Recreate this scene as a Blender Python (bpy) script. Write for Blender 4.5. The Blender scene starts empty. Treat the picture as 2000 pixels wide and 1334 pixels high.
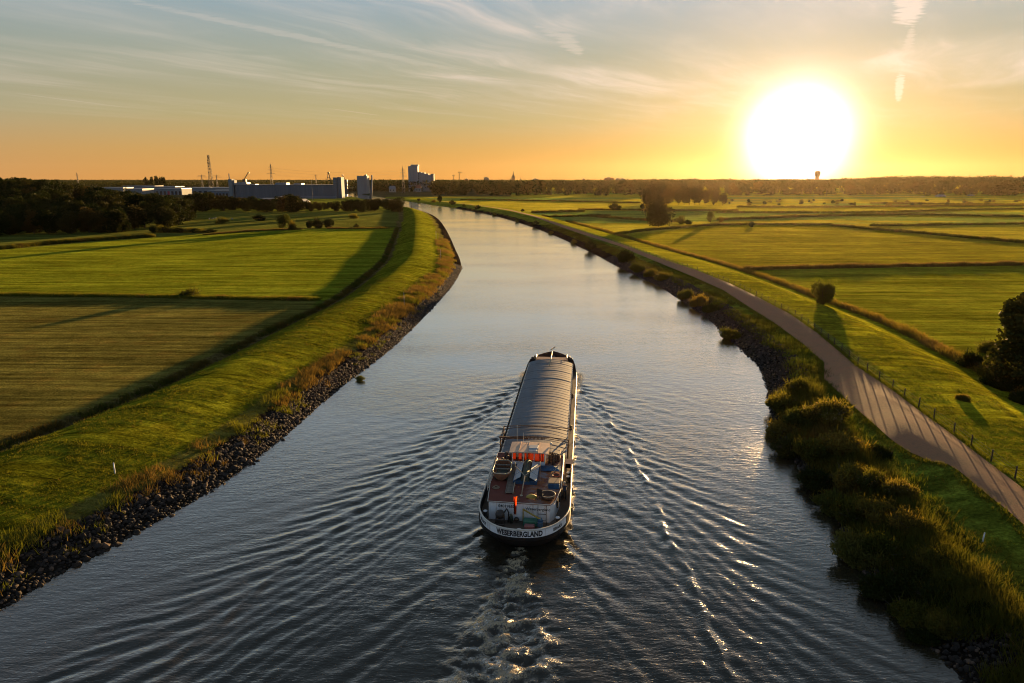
import bpy, math, random
import numpy as np
from mathutils import Vector, Matrix
random.seed(7)
RNG = np.random.default_rng(11)
C = bpy.context.scene.collection
sc = bpy.context.scene
R = math.radians

# ------------------------------------------------------------------ camera
CAM_H = 30.0
PITCH = math.atan((667 - 347) / (2000 * 24 / 36))
cam_d = bpy.data.cameras.new("drone_camera")
cam_d.lens = 24; cam_d.sensor_width = 36; cam_d.clip_start = 0.5; cam_d.clip_end = 20000
cam = bpy.data.objects.new("drone_camera", cam_d); C.objects.link(cam)
cam.location = (0, 0, CAM_H); cam.rotation_euler = (math.pi / 2 - PITCH, 0, 0)
sc.camera = cam

# ------------------------------------------------------------------ light, exposure
SUN_AZ = math.atan((1558 - 1000) / (2000 * 24 / 36) / 1.0428)   # right of +Y
SUN_EL = R(3.0)
sun_dir = Vector((math.sin(SUN_AZ) * math.cos(SUN_EL), math.cos(SUN_AZ) * math.cos(SUN_EL), math.sin(SUN_EL)))
sun_l = bpy.data.lights.new("sun", 'SUN')
sun_l.energy = 5.0; sun_l.angle = R(0.5); sun_l.color = (1.0, 0.60, 0.24)
sun_o = bpy.data.objects.new("sun", sun_l); C.objects.link(sun_o)
sun_o.rotation_euler = sun_dir.to_track_quat('Z', 'Y').to_euler()
sun_o.location = (0, 0, 200)
sc.view_settings.view_transform = 'Standard'; sc.view_settings.look = 'None'
sc.view_settings.gamma = 1.0; sc.view_settings.use_curve_mapping = False
sc.view_settings.exposure = 1.8
sc.cycles.use_denoising = True; sc.cycles.filter_width = 1.05
sc.cycles.max_bounces = 6; sc.cycles.diffuse_bounces = 2; sc.cycles.glossy_bounces = 3
sc.cycles.transmission_bounces = 4; sc.cycles.transparent_max_bounces = 8; sc.cycles.volume_bounces = 0
sc.cycles.sample_clamp_direct = 12; sc.cycles.sample_clamp_indirect = 4

class NT:
    """small wrapper to write node trees shortly"""
    def __init__(self, tree): self.t = tree; tree.nodes.clear()
    def n(self, kind, ins=None, **props):
        nd = self.t.nodes.new(kind)
        for k, v in props.items(): setattr(nd, k, v)
        for k, v in (ins or {}).items(): self.set(nd, k, v)
        return nd
    def set(self, nd, k, v):
        s = nd.inputs[k]
        if isinstance(v, bpy.types.NodeSocket): self.t.links.new(v, s)
        elif isinstance(v, bpy.types.Node): self.t.links.new(v.outputs[0], s)
        elif isinstance(v, (tuple, list)) and len(v) == 3 and s.type == 'RGBA': s.default_value = (*v, 1)
        else: s.default_value = v
    def m(self, op, a, b=0.0, c=0.0, clamp=False):
        nd = self.t.nodes.new('ShaderNodeMath'); nd.operation = op; nd.use_clamp = clamp
        for i, v in enumerate((a, b, c)): self.set(nd, i, v)
        return nd.outputs[0]
    def vm(self, op, a, b=(0, 0, 0), s=1.0):
        nd = self.t.nodes.new('ShaderNodeVectorMath'); nd.operation = op
        self.set(nd, 0, a); self.set(nd, 1, b)
        if op == 'SCALE': self.set(nd, 3, s)
        return nd.outputs['Value'] if op in ('DOT_PRODUCT', 'LENGTH', 'DISTANCE') else nd.outputs[0]
    def mix(self, f, a, b, mode='MIX', clamp=False):
        nd = self.t.nodes.new('ShaderNodeMix'); nd.data_type = 'RGBA'; nd.blend_type = mode; nd.clamp_result = clamp
        self.set(nd, 0, f)
        for i, v in ((6, a), (7, b)):
            if isinstance(v, (tuple, list)): nd.inputs[i].default_value = (*v[:3], 1)
            else: self.set(nd, i, v)
        return nd.outputs[2]
    def ramp(self, f, stops, interp='LINEAR'):
        nd = self.t.nodes.new('ShaderNodeValToRGB'); cr = nd.color_ramp; cr.interpolation = interp
        while len(cr.elements) < len(stops): cr.elements.new(0.5)
        for e, (p, c) in zip(cr.elements, stops):
            e.position = p; e.color = (*c, 1) if isinstance(c, (tuple, list)) else (c, c, c, 1)
        self.set(nd, 0, f)
        return nd.outputs[0]
    def mr(self, v, a, b, c=0.0, d=1.0, smooth=False):
        nd = self.t.nodes.new('ShaderNodeMapRange'); nd.interpolation_type = 'SMOOTHSTEP' if smooth else 'LINEAR'
        for i, x in enumerate((v, a, b, c, d)): self.set(nd, i, x)
        return nd.outputs[0]
    def noise(self, vec, scale, detail=4.0, rough=0.55, dist=0.0):
        nd = self.n('ShaderNodeTexNoise', {'Scale': scale, 'Detail': detail, 'Roughness': rough, 'Distortion': dist})
        if vec is not None: self.set(nd, 'Vector', vec)
        return nd.outputs[0]
    def mapping(self, vec, loc=(0, 0, 0), rot=(0, 0, 0), scale=(1, 1, 1)):
        nd = self.n('ShaderNodeMapping'); self.set(nd, 'Vector', vec)
        nd.inputs['Location'].default_value = loc; nd.inputs['Rotation'].default_value = rot; nd.inputs['Scale'].default_value = scale
        return nd.outputs[0]

# ------------------------------------------------------------------ world: physical sky, graded, sun aureole, cirrus
world = bpy.data.worlds.new("World"); sc.world = world; world.use_nodes = True
w = NT(world.node_tree)
tc = w.n('ShaderNodeTexCoord').outputs['Generated']
d = w.vm('NORMALIZE', tc)
sep = w.n('ShaderNodeSeparateXYZ', {0: d})
dx, dy, dz = sep.outputs
ang = w.m('ARCCOSINE', w.m('MINIMUM', w.vm('DOT_PRODUCT', d, tuple(sun_dir)), 0.99999))
deg = w.m('MULTIPLY', ang, 57.29578)
el = w.m('MULTIPLY', w.m('ARCSINE', dz), 57.29578)
base = w.ramp(w.mr(el, 0, 90), [(0.0, (.72, .325, .070)), (0.022, (.63, .35, .095)), (0.05, (.47, .385, .18)), (0.09, (.37, .375, .265)),
                                (0.145, (.285, .385, .445)), (0.30, (.185, .245, .295)), (1.0, (.085, .13, .20))])
hor = w.m('SQRT', w.m('ADD', w.m('MULTIPLY', dx, dx), w.m('MULTIPLY', dy, dy)))
away = w.m('DIVIDE', w.m('ADD', w.m('MULTIPLY', dx, math.sin(SUN_AZ)), w.m('MULTIPLY', dy, math.cos(SUN_AZ))), w.m('MAXIMUM', hor, .001))
back_sky = w.ramp(w.mr(el, 0, 90), [(0.0, (.40, .30, .22)), (0.05, (.21, .27, .33)), (0.145, (.16, .30, .44)), (0.25, (.17, .25, .36)), (0.4, (.17, .235, .33)), (1.0, (.10, .14, .19))])
base = w.mix(w.mr(away, .86, -.30, smooth=True), base, back_sky)        # the sky opposite the sun is cool
halo1 = w.m('MULTIPLY', w.m('EXPONENT', w.m('MULTIPLY', w.m('POWER', w.m('DIVIDE', deg, 2.85), 2.2), -1.0)), 5.0)
halo2 = w.m('MULTIPLY', w.m('EXPONENT', w.m('DIVIDE', deg, -5.5)), 0.38)
halo3 = w.m('MULTIPLY', w.m('EXPONENT', w.m('DIVIDE', deg, -11.0)), 0.15)
def tint(val, col): return w.vm('SCALE', col, s=val)
sky = w.vm('ADD', base, tint(halo1, (1.0, .86, .70)))
sky = w.vm('ADD', sky, tint(halo2, (1.0, .66, .44)))
sky = w.vm('ADD', sky, tint(halo3, (.72, .50, .34)))
# cirrus on a high flat layer
inv = w.m('DIVIDE', 1.0, w.m('MAXIMUM', dz, 0.015))
pl = w.n('ShaderNodeCombineXYZ', {0: w.m('MULTIPLY', dx, inv), 1: w.m('MULTIPLY', dy, inv), 2: 0.0}).outputs[0]
wob = w.n('ShaderNodeTexNoise', {'Vector': pl, 'Scale': 0.35, 'Detail': 3.0}).outputs['Color']
plw = w.vm('ADD', pl, w.vm('SCALE', w.vm('SUBTRACT', wob, (.5, .5, .5)), s=1.1))
rotv = w.mapping(plw, rot=(0, 0, R(-56)))       # x runs along the drift of the streaks
n1 = w.noise(w.mapping(rotv, scale=(0.16, 0.95, 1)), 1.0, 8.0, 0.60, 0.6)
n2 = w.noise(w.mapping(rotv, loc=(3, 7, 0), scale=(0.5, 3.2, 1)), 1.0, 8.0, 0.62, 0.4)
n3 = w.noise(w.mapping(pl, loc=(11, 2, 0)), 0.32, 3.0, 0.5)
ci = w.m('MULTIPLY', w.mr(n1, .38, .66, smooth=True), w.mr(n2, .26, .62))
ci = w.m('ADD', w.m('MULTIPLY', ci, w.mr(n3, .28, .52)), w.m('MULTIPLY', w.m('MULTIPLY', w.mr(n3, .35, .62), w.mr(deg, 34, 12, smooth=True)), .30))
ci = w.m('MULTIPLY', w.m('MULTIPLY', ci, w.mr(el, 2.5, 8.5, smooth=True)), w.m('MULTIPLY', w.mr(el, 30, 16, .25, 1.0), w.mr(deg, 56, 26, .50, 1.0)))
def streak(p0, p1, w0, w1, seed, amp, lo=.38, hi=.60):
    """old contrail: a ragged soft wisp on the cirrus layer from p0 to p1"""
    ax, ay = p1[0] - p0[0], p1[1] - p0[1]; ln = math.hypot(ax, ay); ax /= ln; ay /= ln; wm = (w0 + w1) / 2
    nz = w.n('ShaderNodeTexNoise', {'Vector': w.mapping(pl, loc=(seed, 0, 0)), 'Scale': .5 / wm, 'Detail': 5.0, 'Roughness': .6}).outputs['Color']
    q = w.vm('SUBTRACT', w.vm('ADD', pl, w.vm('SCALE', w.vm('SUBTRACT', nz, (.5, .5, .5)), s=wm * 1.1)), (p0[0], p0[1], 0))
    al = w.m('DIVIDE', w.vm('DOT_PRODUCT', q, (ax, ay, 0)), ln)
    ac = w.m('DIVIDE', w.vm('DOT_PRODUCT', q, (-ay, ax, 0)), w.mr(al, 0, 1, w0, w1))
    a2 = w.m('POWER', w.m('ABSOLUTE', w.m('SUBTRACT', w.m('MULTIPLY', al, 2.0), 1.0)), 3.0)
    r2 = w.m('ADD', w.m('MULTIPLY', ac, ac), a2)
    fib = w.noise(w.mapping(pl, loc=(seed * 3.1, 5, 0), rot=(0, 0, -math.atan2(ay, ax)), scale=(.35, 1.0, 1)), 1.3 / wm, 6.0, .65)
    body = w.mr(w.m('ADD', r2, w.m('MULTIPLY', w.m('SUBTRACT', fib, .5), 3.2)), 1.15, .05, smooth=True)
    return w.m('MULTIPLY', body, amp)
def plane_px(px, py):
    v = (py - 667) / 1333.333; u = (px - 1000) / 1333.333
    z = -(math.sin(PITCH) + v * math.cos(PITCH)); y = math.cos(PITCH) - v * math.sin(PITCH)
    return (u / z, y / z)
tr = [streak(plane_px(1772, -60), plane_px(1775, 50), .085, .10, 1.0, 1.2),
      streak(plane_px(1784, 48), plane_px(1766, 120), .025, .07, 2.0, .6),
      streak(plane_px(1760, 136), plane_px(1754, 200), .055, .045, 3.0, 1.3),
      streak(plane_px(150, -20), plane_px(960, 152), .10, .10, 4.0, .35),
      streak(plane_px(1060, 40), plane_px(1140, 112), .16, .05, 5.0, .5),
      streak(plane_px(1930, 158), plane_px(2040, 150), .22, .25, 6.0, .4),
      streak(plane_px(0, 178), plane_px(262, 212), .04, .10, 8.0, .3),
      streak(plane_px(630, 210), plane_px(745, 226), .05, .07, 9.0, .3)]
tot = ci
for s_ in tr: tot = w.m('MAXIMUM', tot, s_)
cloud_col = w.vm('ADD', w.vm('SCALE', sky, s=0.35), w.vm('ADD', (.57, .46, .39), tint(halo3, (1.4, 1.1, .75))))
skyc = w.mix(w.m('MULTIPLY', tot, 0.9, clamp=True), sky, cloud_col)
# below the horizon: dim ground haze
skyc = w.mix(w.mr(el, -0.5, -4.0), skyc, (.18, .12, .05))
nish = w.n('ShaderNodeTexSky', sky_type='NISHITA', sun_disc=False, sun_elevation=SUN_EL, sun_rotation=SUN_AZ, altitude=30.0,
           air_density=1.0, dust_density=2.0, ozone_density=1.0)
bg1 = w.n('ShaderNodeBackground', {'Color': w.mix(1.0, nish.outputs[0], (.05, .055, .065), 'MULTIPLY'), 'Strength': 0.05})
bg2 = w.n('ShaderNodeBackground', {'Color': skyc, 'Strength': 0.285})
add = w.n('ShaderNodeAddShader', {0: bg1, 1: bg2})
w.n('ShaderNodeOutputWorld', {'Surface': add})

# ------------------------------------------------------------------ pixel of the photograph (2000 wide) <-> ground
F = 2000 * 24 / 36
SP, CP = math.sin(PITCH), math.cos(PITCH)
def U(px, py, z=0.0):
    """ground point seen at a pixel of the photograph"""
    u = (px - 1000) / F; v = (py - 667) / F
    t = (CAM_H - z) / (SP + v * CP)
    return (u * t, t * (CP - v * SP))
def at_dist(px, dist):
    """x of an image column at forward distance dist (near the horizon)"""
    return (px - 1000) / F * dist * CP
def height_at(py, dist):
    """height of a point seen on image row py at forward distance dist"""
    v = (py - 667) / F
    return CAM_H - dist * (SP + v * CP) / (CP - v * SP)

# ------------------------------------------------------------------ object helpers
def tag(o, label=None, cat=None, group=None, kind=None):
    if label: o['label'] = label
    if cat: o['category'] = cat
    if group: o['group'] = group
    if kind: o['kind'] = kind
    return o
def thing(name, label, cat, loc=(0, 0, 0), rotz=0.0, group=None):
    o = bpy.data.objects.new(name, None); C.objects.link(o)
    o.empty_display_size = 0.3
    o.location = loc; o.rotation_euler = (0, 0, rotz)
    return tag(o, label, cat, group)
def np_mesh(name, V, F_, mats=(), midx=None, smooth=False):
    """mesh from arrays: V (n,3), F_ a list of (m,k) arrays"""
    me = bpy.data.meshes.new(name)
    V = np.asarray(V, np.float32).reshape(-1, 3)
    Fs = [np.asarray(f, np.int32) for f in (F_ if isinstance(F_, list) else [F_]) if len(f)]
    loops = np.concatenate([f.ravel() for f in Fs]); cnt = np.concatenate([np.full(len(f), f.shape[1], np.int32) for f in Fs])
    st = np.concatenate([[0], np.cumsum(cnt)[:-1]]).astype(np.int32)
    me.vertices.add(len(V)); me.vertices.foreach_set('co', V.ravel())
    me.loops.add(len(loops)); me.loops.foreach_set('vertex_index', loops)
    me.polygons.add(len(cnt)); me.polygons.foreach_set('loop_start', st)
    if midx is not None: me.polygons.foreach_set('material_index', np.asarray(midx, np.int32))
    if smooth: me.polygons.foreach_set('use_smooth', np.ones(len(cnt), bool))
    me.update(calc_edges=True); me.validate()
    for m_ in mats: me.materials.append(m_)
    return me
def link(name, me, parent=None, loc=(0, 0, 0), rot=(0, 0, 0), scale=(1, 1, 1)):
    o = bpy.data.objects.new(name, me); C.objects.link(o); o.parent = parent
    o.location = loc; o.rotation_euler = rot; o.scale = scale
    return o

class MB:
    """collects simple shapes into one mesh"""
    def __init__(self): self.v = []; self.f = []; self.sm = []
    def add(self, vs, fs, smooth=False):
        b = len(self.v); self.v += [tuple(p) for p in vs]
        self.f += [tuple(b + i for i in f) for f in fs]; self.sm += [smooth] * len(fs); return self
    def box(self, x0, x1, y0, y1, z0, z1, taper=0.0):
        t = taper
        vs = [(x0, y0, z0), (x1, y0, z0), (x1, y1, z0), (x0, y1, z0), (x0 + t, y0 + t, z1), (x1 - t, y0 + t, z1), (x1 - t, y1 - t, z1), (x0 + t, y1 - t, z1)]
        return self.add(vs, [(3, 2, 1, 0), (4, 5, 6, 7), (0, 1, 5, 4), (1, 2, 6, 5), (2, 3, 7, 6), (3, 0, 4, 7)])
    def cbox(self, x0, x1, y0, y1, z0, z1, c=0.03):
        """box with chamfered upright edges and top"""
        p = [(x0 + c, y0), (x1 - c, y0), (x1, y0 + c), (x1, y1 - c), (x1 - c, y1), (x0 + c, y1), (x0, y1 - c), (x0, y0 + c)]
        q = [(x0 + 2 * c, y0 + c), (x1 - 2 * c, y0 + c), (x1 - c, y0 + 2 * c), (x1 - c, y1 - 2 * c), (x1 - 2 * c, y1 - c), (x0 + 2 * c, y1 - c), (x0 + c, y1 - 2 * c), (x0 + c, y0 + 2 * c)]
        vs = [(x, y, z0) for x, y in p] + [(x, y, z1 - c) for x, y in p] + [(x, y, z1) for x, y in q]
        fs = [tuple(range(7, -1, -1)), tuple(range(16, 24))]
        for k in (0, 8):
            fs += [(k + i, k + (i + 1) % 8, k + 8 + (i + 1) % 8, k + 8 + i) for i in range(8)]
        return self.add(vs, fs)
    def prism(self, poly, z0, z1, top_poly=None):
        n = len(poly); tp = top_poly or poly
        vs = [(x, y, z0) for x, y in poly] + [(x, y, z1) for x, y in tp]
        return self.add(vs, [tuple(range(n - 1, -1, -1)), tuple(range(n, 2 * n))] + [(i, (i + 1) % n, n + (i + 1) % n, n + i) for i in range(n)])
    def tube(self, pts, rad, n=6, smooth=True, caps=True):
        pts = [Vector(p) for p in pts]; k = len(pts)
        rad = rad if isinstance(rad, (list, tuple)) else [rad] * k
        vs, fs = [], []
        for i, p in enumerate(pts):
            t = (pts[min(i + 1, k - 1)] - pts[max(i - 1, 0)])
            t = t.normalized() if t.length > 1e-9 else Vector((0, 0, 1))
            a = Vector((0, 0, 1)) if abs(t.z) < .9 else Vector((1, 0, 0))
            s = t.cross(a).normalized(); u = s.cross(t)
            for j in range(n):
                an = 2 * math.pi * j / n
                vs.append(p + (s * math.cos(an) + u * math.sin(an)) * rad[i])
        for i in range(k - 1):
            fs += [(i * n + j, i * n + (j + 1) % n, (i + 1) * n + (j + 1) % n, (i + 1) * n + j) for j in range(n)]
        if caps: fs += [tuple(range(n - 1, -1, -1)), tuple(range((k - 1) * n, k * n))]
        return self.add(vs, fs, smooth)
    def bar(self, p0, p1, w_=0.1, h_=None):
        """square bar between two points"""
        p0, p1 = Vector(p0), Vector(p1); h_ = h_ or w_
        t = (p1 - p0).normalized(); a = Vector((0, 0, 1)) if abs(t.z) < .95 else Vector((0, 1, 0))
        s = t.cross(a).normalized() * w_ / 2; u = t.cross(s).normalized() * h_ / 2
        vs = [p + q for p in (p0, p1) for q in (s + u, -s + u, -s - u, s - u)]
        return self.add(vs, [(3, 2, 1, 0), (4, 5, 6, 7)] + [(i, (i + 1) % 4, 4 + (i + 1) % 4, 4 + i) for i in range(4)])
    def lathe(self, prof, cx=0, cy=0, n=16, smooth=True, sx=1.0, sy=1.0):
        vs, fs = [], []
        for r_, z in prof:
            for j in range(n):
                an = 2 * math.pi * j / n
                vs.append((cx + r_ * sx * math.cos(an), cy + r_ * sy * math.sin(an), z))
        for i in range(len(prof) - 1):
            fs += [(i * n + j, i * n + (j + 1) % n, (i + 1) * n + (j + 1) % n, (i + 1) * n + j) for j in range(n)]
        fs += [tuple(range(n - 1, -1, -1)), tuple(range((len(prof) - 1) * n, len(prof) * n))]
        return self.add(vs, fs, smooth)
    def loft(self, rings, closed=True, caps=False, smooth=True):
        n = len(rings[0]); vs = [p for r_ in rings for p in r_]; fs = []
        m_ = n if closed else n - 1
        for i in range(len(rings) - 1):
            fs += [(i * n + j, i * n + (j + 1) % n, (i + 1) * n + (j + 1) % n, (i + 1) * n + j) for j in range(m_)]
        if caps: fs += [tuple(range(n - 1, -1, -1)), tuple(range((len(rings) - 1) * n, len(rings) * n))]
        return self.add(vs, fs, smooth)
    def mesh(self, name, mat):
        me = bpy.data.meshes.new(name); me.from_pydata(self.v, [], self.f)
        me.polygons.foreach_set('use_smooth', self.sm); me.update()
        for m_ in (mat if isinstance(mat, (list, tuple)) else [mat]): me.materials.append(m_)
        return me
    def build(self, name, mat, parent=None, **kw): return link(name, self.mesh(name, mat), parent, **kw)

# ------------------------------------------------------------------ materials
def pmat(name, col, rough=0.6, var=0.25, scale=3.0, col2=None, metal=0.0, bump=0.0, spec=0.5, coord='Object', stretch=(1, 1, 1)):
    """painted or natural surface whose colour varies with noise"""
    m_ = bpy.data.materials.new(name); m_.use_nodes = True; t = NT(m_.node_tree)
    co = t.mapping(t.n('ShaderNodeTexCoord').outputs[coord], scale=stretch)
    nz = t.noise(co, scale, 6.0, 0.6)
    c2 = col2 or tuple(c * (1 - var) for c in col)
    c = t.mix(t.mr(nz, .35, .65), col, c2)
    c = t.mix(t.m('MULTIPLY', t.mr(t.noise(co, scale * 6, 4.0), .5, .8), var), c, tuple(x * .45 for x in col))
    b = t.n('ShaderNodeBsdfPrincipled', {'Base Color': c, 'Roughness': rough, 'Metallic': metal, 'Specular IOR Level': spec})
    if bump > 0:
        bp = t.n('ShaderNodeBump', {'Strength': bump, 'Distance': 0.05, 'Height': t.noise(co, scale * 4, 5.0)})
        t.set(b, 'Normal', bp.outputs[0])
    t.n('ShaderNodeOutputMaterial', {'Surface': b})
    return m_
def leaf_mat(name, cols, trans=0.35, tcol=None, rough=.6):
    m_ = bpy.data.materials.new(name); m_.use_nodes = True; t = NT(m_.node_tree)
    rnd = t.n('ShaderNodeObjectInfo').outputs['Random']
    co = t.n('ShaderNodeTexCoord').outputs['Object']
    nz = t.m('ADD', t.m('MULTIPLY', t.noise(co, .55, 3.0), .9), t.m('MULTIPLY', t.m('SUBTRACT', rnd, .5), .55))
    c = t.ramp(nz, [(.2, cols[0]), (.5, cols[1]), (.8, cols[2])])
    b = t.n('ShaderNodeBsdfPrincipled', {'Base Color': c, 'Roughness': .8, 'Specular IOR Level': .05})
    tr_ = t.n('ShaderNodeBsdfTranslucent', {'Color': t.mix(1.0, c, tcol or (1.3, 1.2, .6), 'MULTIPLY')})
    t.n('ShaderNodeOutputMaterial', {'Surface': t.n('ShaderNodeMixShader', {0: trans, 1: b, 2: tr_})})
    return m_
# ================================================================== river, ground
def spline(pts, step=3.0):
    """Catmull-Rom through world points, resampled"""
    P = np.array(pts, float); out = []
    for i in range(len(P) - 1):
        p0, p1, p2, p3 = P[max(i - 1, 0)], P[i], P[i + 1], P[min(i + 2, len(P) - 1)]
        n = max(2, int(np.linalg.norm(p2 - p1) / step)); n = min(n, 24)
        for k in range(n):
            t = k / n
            out.append(.5 * ((2 * p1) + (-p0 + p2) * t + (2 * p0 - 5 * p1 + 4 * p2 - p3) * t * t + (-p0 + 3 * p1 - 3 * p2 + p3) * t ** 3))
    out.append(P[-1]); return np.array(out)
def px_line(pts, z=0.0, step=3.0): return spline([U(x, y, z) for x, y in pts], step)
# the two waterlines, near to far
WL = px_line([(-700, 1660), (-420, 1440), (-180, 1295), (0, 1192), (100, 1130), (200, 1077), (300, 1022), (400, 965), (470, 918), (530, 872), (580, 830), (625, 790), (680, 745),
              (740, 700), (790, 655), (840, 605), (872, 570), (890, 545), (901, 522), (897, 503), (890, 488), (880, 465), (868, 443), (855, 427), (838, 417), (815, 411),
              (787, 406), (755, 398.5), (720, 391), (690, 384.5), (672, 379)])
WR = px_line([(2600, 1950), (2250, 1700), (2060, 1540), (1960, 1425), (1885, 1334), (1850, 1295), (1810, 1248), (1770, 1200), (1725, 1152), (1685, 1112), (1655, 1065), (1635, 1010), (1600, 955),
              (1565, 915), (1530, 865), (1508, 810), (1497, 755), (1483, 718), (1452, 686), (1420, 655), (1380, 620), (1330, 586), (1295, 563), (1250, 541), (1210, 522), (1180, 506),
              (1150, 491), (1120, 477), (1085, 461), (1040, 444), (1000, 431), (960, 420.5), (925, 413.5), (875, 404.5), (830, 398), (780, 391), (740, 384.5), (700, 378.5), (672, 374.5)])
far_turn = [(-700.0, 1500.0), (-700.0, 1760.0)]
DL = px_line([(-900, 1250), (-500, 1075), (-200, 950), (0, 873), (150, 818), (300, 758), (450, 686), (530, 645), (600, 614), (645, 591), (684, 565), (729, 529), (753, 505), (762, 484), (777, 446), (783, 419), (785, 409)], 0.8)
HR = px_line([(2700, 1130), (2300, 925), (2050, 795), (1950, 742), (1859, 697), (1808, 670), (1750, 641), (1680, 612), (1609, 586), (1570, 571), (1517, 551), (1465, 533), (1386, 509), (1307, 488), (1202, 458),
              (1140, 441), (1050, 419), (960, 404), (880, 393.5), (820, 387)], 0.8)
PATH_L = [(2260, 1310), (2120, 1145), (2000, 1021), (1963, 988), (1922, 955), (1874, 916), (1852, 902), (1819, 892), (1777, 871), (1741, 846), (1711, 819), (1664, 777), (1630, 744), (1611, 727), (1610, 698),
          (1570, 664), (1517, 626), (1465, 594), (1412, 563), (1355, 537), (1281, 508), (1213, 481), (1147, 459), (1092, 440.5), (1037, 422.5), (996, 412), (950, 404.5), (900, 397.5), (850, 391.5)]
PATH_R = [(2300, 1215), (2140, 1070), (2000, 960), (1968, 935), (1935, 910), (1874, 863), (1852, 846), (1830, 830), (1806, 813), (1783, 796), (1744, 766), (1700, 735), (1670, 714), (1652, 698), (1643, 690),
          (1596, 652), (1543, 615), (1478, 581), (1425, 555), (1360, 529), (1286, 504), (1221, 480), (1153, 457.5), (1097, 439.3), (1041, 421.5), (999, 411.2), (952, 403.8), (901, 396.9), (850, 390.9)]

def seg_dist(P, L):
    P = np.asarray(P, np.float64); best = np.full(len(P), 1e18)
    for a, b in zip(L[:-1], L[1:]):
        ab = b - a; q = P - a
        t = np.clip((q @ ab) / max(ab @ ab, 1e-9), 0, 1)
        dd = q - t[:, None] * ab
        np.minimum(best, (dd * dd).sum(1), out=best)
    return np.sqrt(best)
def inside(P, poly):
    x, y = P[:, 0], P[:, 1]; c = np.zeros(len(P), bool); n = len(poly)
    for i in range(n):
        x0, y0 = poly[i]; x1, y1 = poly[(i + 1) % n]
        if y0 == y1: continue
        c ^= ((y0 > y) != (y1 > y)) & (x < (x1 - x0) * (y - y0) / (y1 - y0) + x0)
    return c
RIVER = np.vstack([WL, np.array(far_turn[:1]), np.array(far_turn[1:]), WR[::-1]])
LBANK = np.vstack([WL, DL[::-1]])
RBANK = np.vstack([WR, HR[::-1]])

def hash2(ix, iy, s):
    h = (ix.astype(np.int64) * 374761393 + iy.astype(np.int64) * 668265263 + s * 974634777) & 0x7fffffff
    h = ((h ^ (h >> 13)) * 1274126177) & 0x7fffffff
    return ((h ^ (h >> 16)) & 0xffff) / 65535.0
def vnoise(x, y, s=0):
    ix, iy = np.floor(x), np.floor(y); fx, fy = x - ix, y - iy
    fx = fx * fx * (3 - 2 * fx); fy = fy * fy * (3 - 2 * fy)
    a, b, c_, d_ = hash2(ix, iy, s), hash2(ix + 1, iy, s), hash2(ix, iy + 1, s), hash2(ix + 1, iy + 1, s)
    return (a * (1 - fx) + b * fx) * (1 - fy) + (c_ * (1 - fx) + d_ * fx) * fy
def fbm(x, y, s=0, o=4):
    r, a = 0, .5
    for k in range(o): r = r + a * vnoise(x * 2 ** k, y * 2 ** k, s + k); a *= .5
    return r / (1 - .5 ** o)
def sst(x, a, b):
    t = np.clip((x - a) / (b - a), 0, 1); return t * t * (3 - 2 * t)

def land(P):
    """height of the ground, distance to the water, and side (-1 left, 1 right, 0 river bed)"""
    P = np.asarray(P, float).reshape(-1, 2)
    dl, dr = seg_dist(P, WL), seg_dist(P, WR)
    riv = inside(P, RIVER)
    side = np.where(dl < dr, -1, 1)
    dw = np.minimum(dl, dr)
    x, y = P[:, 0], P[:, 1]
    und = (fbm(x / 9, y / 9, 3) - .5) * .35
    z = 0.95 + (fbm(x / 60, y / 60, 5) - .5) * .5
    lb = inside(P, LBANK); rb = inside(P, RBANK)
    dd = seg_dist(P, DL); t = dl / (dl + dd + 1e-6)
    bump = sst(t, .12, .58) * (1 - sst(t, .60, .99))
    zl = np.minimum(dl * .36, 1.45 + bump * 2.0 + und * .5 * (t > .1) - 1.1 * sst(t, .8, 1.0))
    fl = .95 - .6 * np.exp(-(dd / 1.3) ** 2)
    hd_ = seg_dist(P, HR); t2 = dr / (dr + hd_ + 1e-6)
    q = 1.9 + 1.25 * sst(t2, .2, .42) - .30 * np.clip((t2 - .42) / .24, 0, 1) - 2.2 * sst(t2, .66, 1.0)
    zr = np.minimum(dr * .38, q + und * .35 * (t2 < .36))
    fr = z - .5 * np.exp(-(hd_ / 1.2) ** 2)
    out = np.where(side < 0, np.where(lb, zl, np.minimum(z, fl + .2)), np.where(rb, zr, fr))
    out = np.where(side < 0, np.minimum(out, dl * .36), np.minimum(out, dr * .38))
    far = sst(np.hypot(x, y), 600, 1100)
    out = out * (1 - far) + np.minimum(1.2, dw * .3) * far
    out = np.where(riv, -np.minimum(dw * .4, 1.6) - .02, out)
    return out, dw, np.where(riv, 0, side), lb, rb, t, t2
def gz(x, y): return float(land([(x, y)])[0][0])

# ---- ground sheet: rings around the viewpoint's foot so that detail follows distance
rr = [8.0]
while rr[-1] < 9500: rr.append(rr[-1] * (1.0095 if rr[-1] < 1500 else 1.03))
rr = np.array(rr)
aa = np.concatenate([np.arange(-44, 44.01, .2), np.arange(48, 315.9, 4.0)]); na, nr = len(aa), len(rr)
A_, R_ = np.meshgrid(np.radians(aa), rr)
GX, GY = (R_ * np.sin(A_)).ravel(), (R_ * np.cos(A_)).ravel()
GP = np.stack([GX, GY], 1)
gzv, gdw, gside, glb, grb, gt, gt2 = land(GP)
V = np.column_stack([GX, GY, gzv]); V = np.vstack([V, [[0, 0, -1.6]]])
i0 = np.arange(nr - 1)[:, None] * na; j0 = np.arange(na)[None, :]; j1 = (j0 + 1) % na
Q = np.stack([(i0 + j0).ravel(), (i0 + na + j0 + 0 * i0).ravel(), (i0 + na + j1).ravel(), (i0 + j1).ravel()], 1)[:, ::-1]
Tc = np.stack([np.full(na, nr * na), np.arange(na), (np.arange(na) + 1) % na], 1)[:, ::-1]

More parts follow.
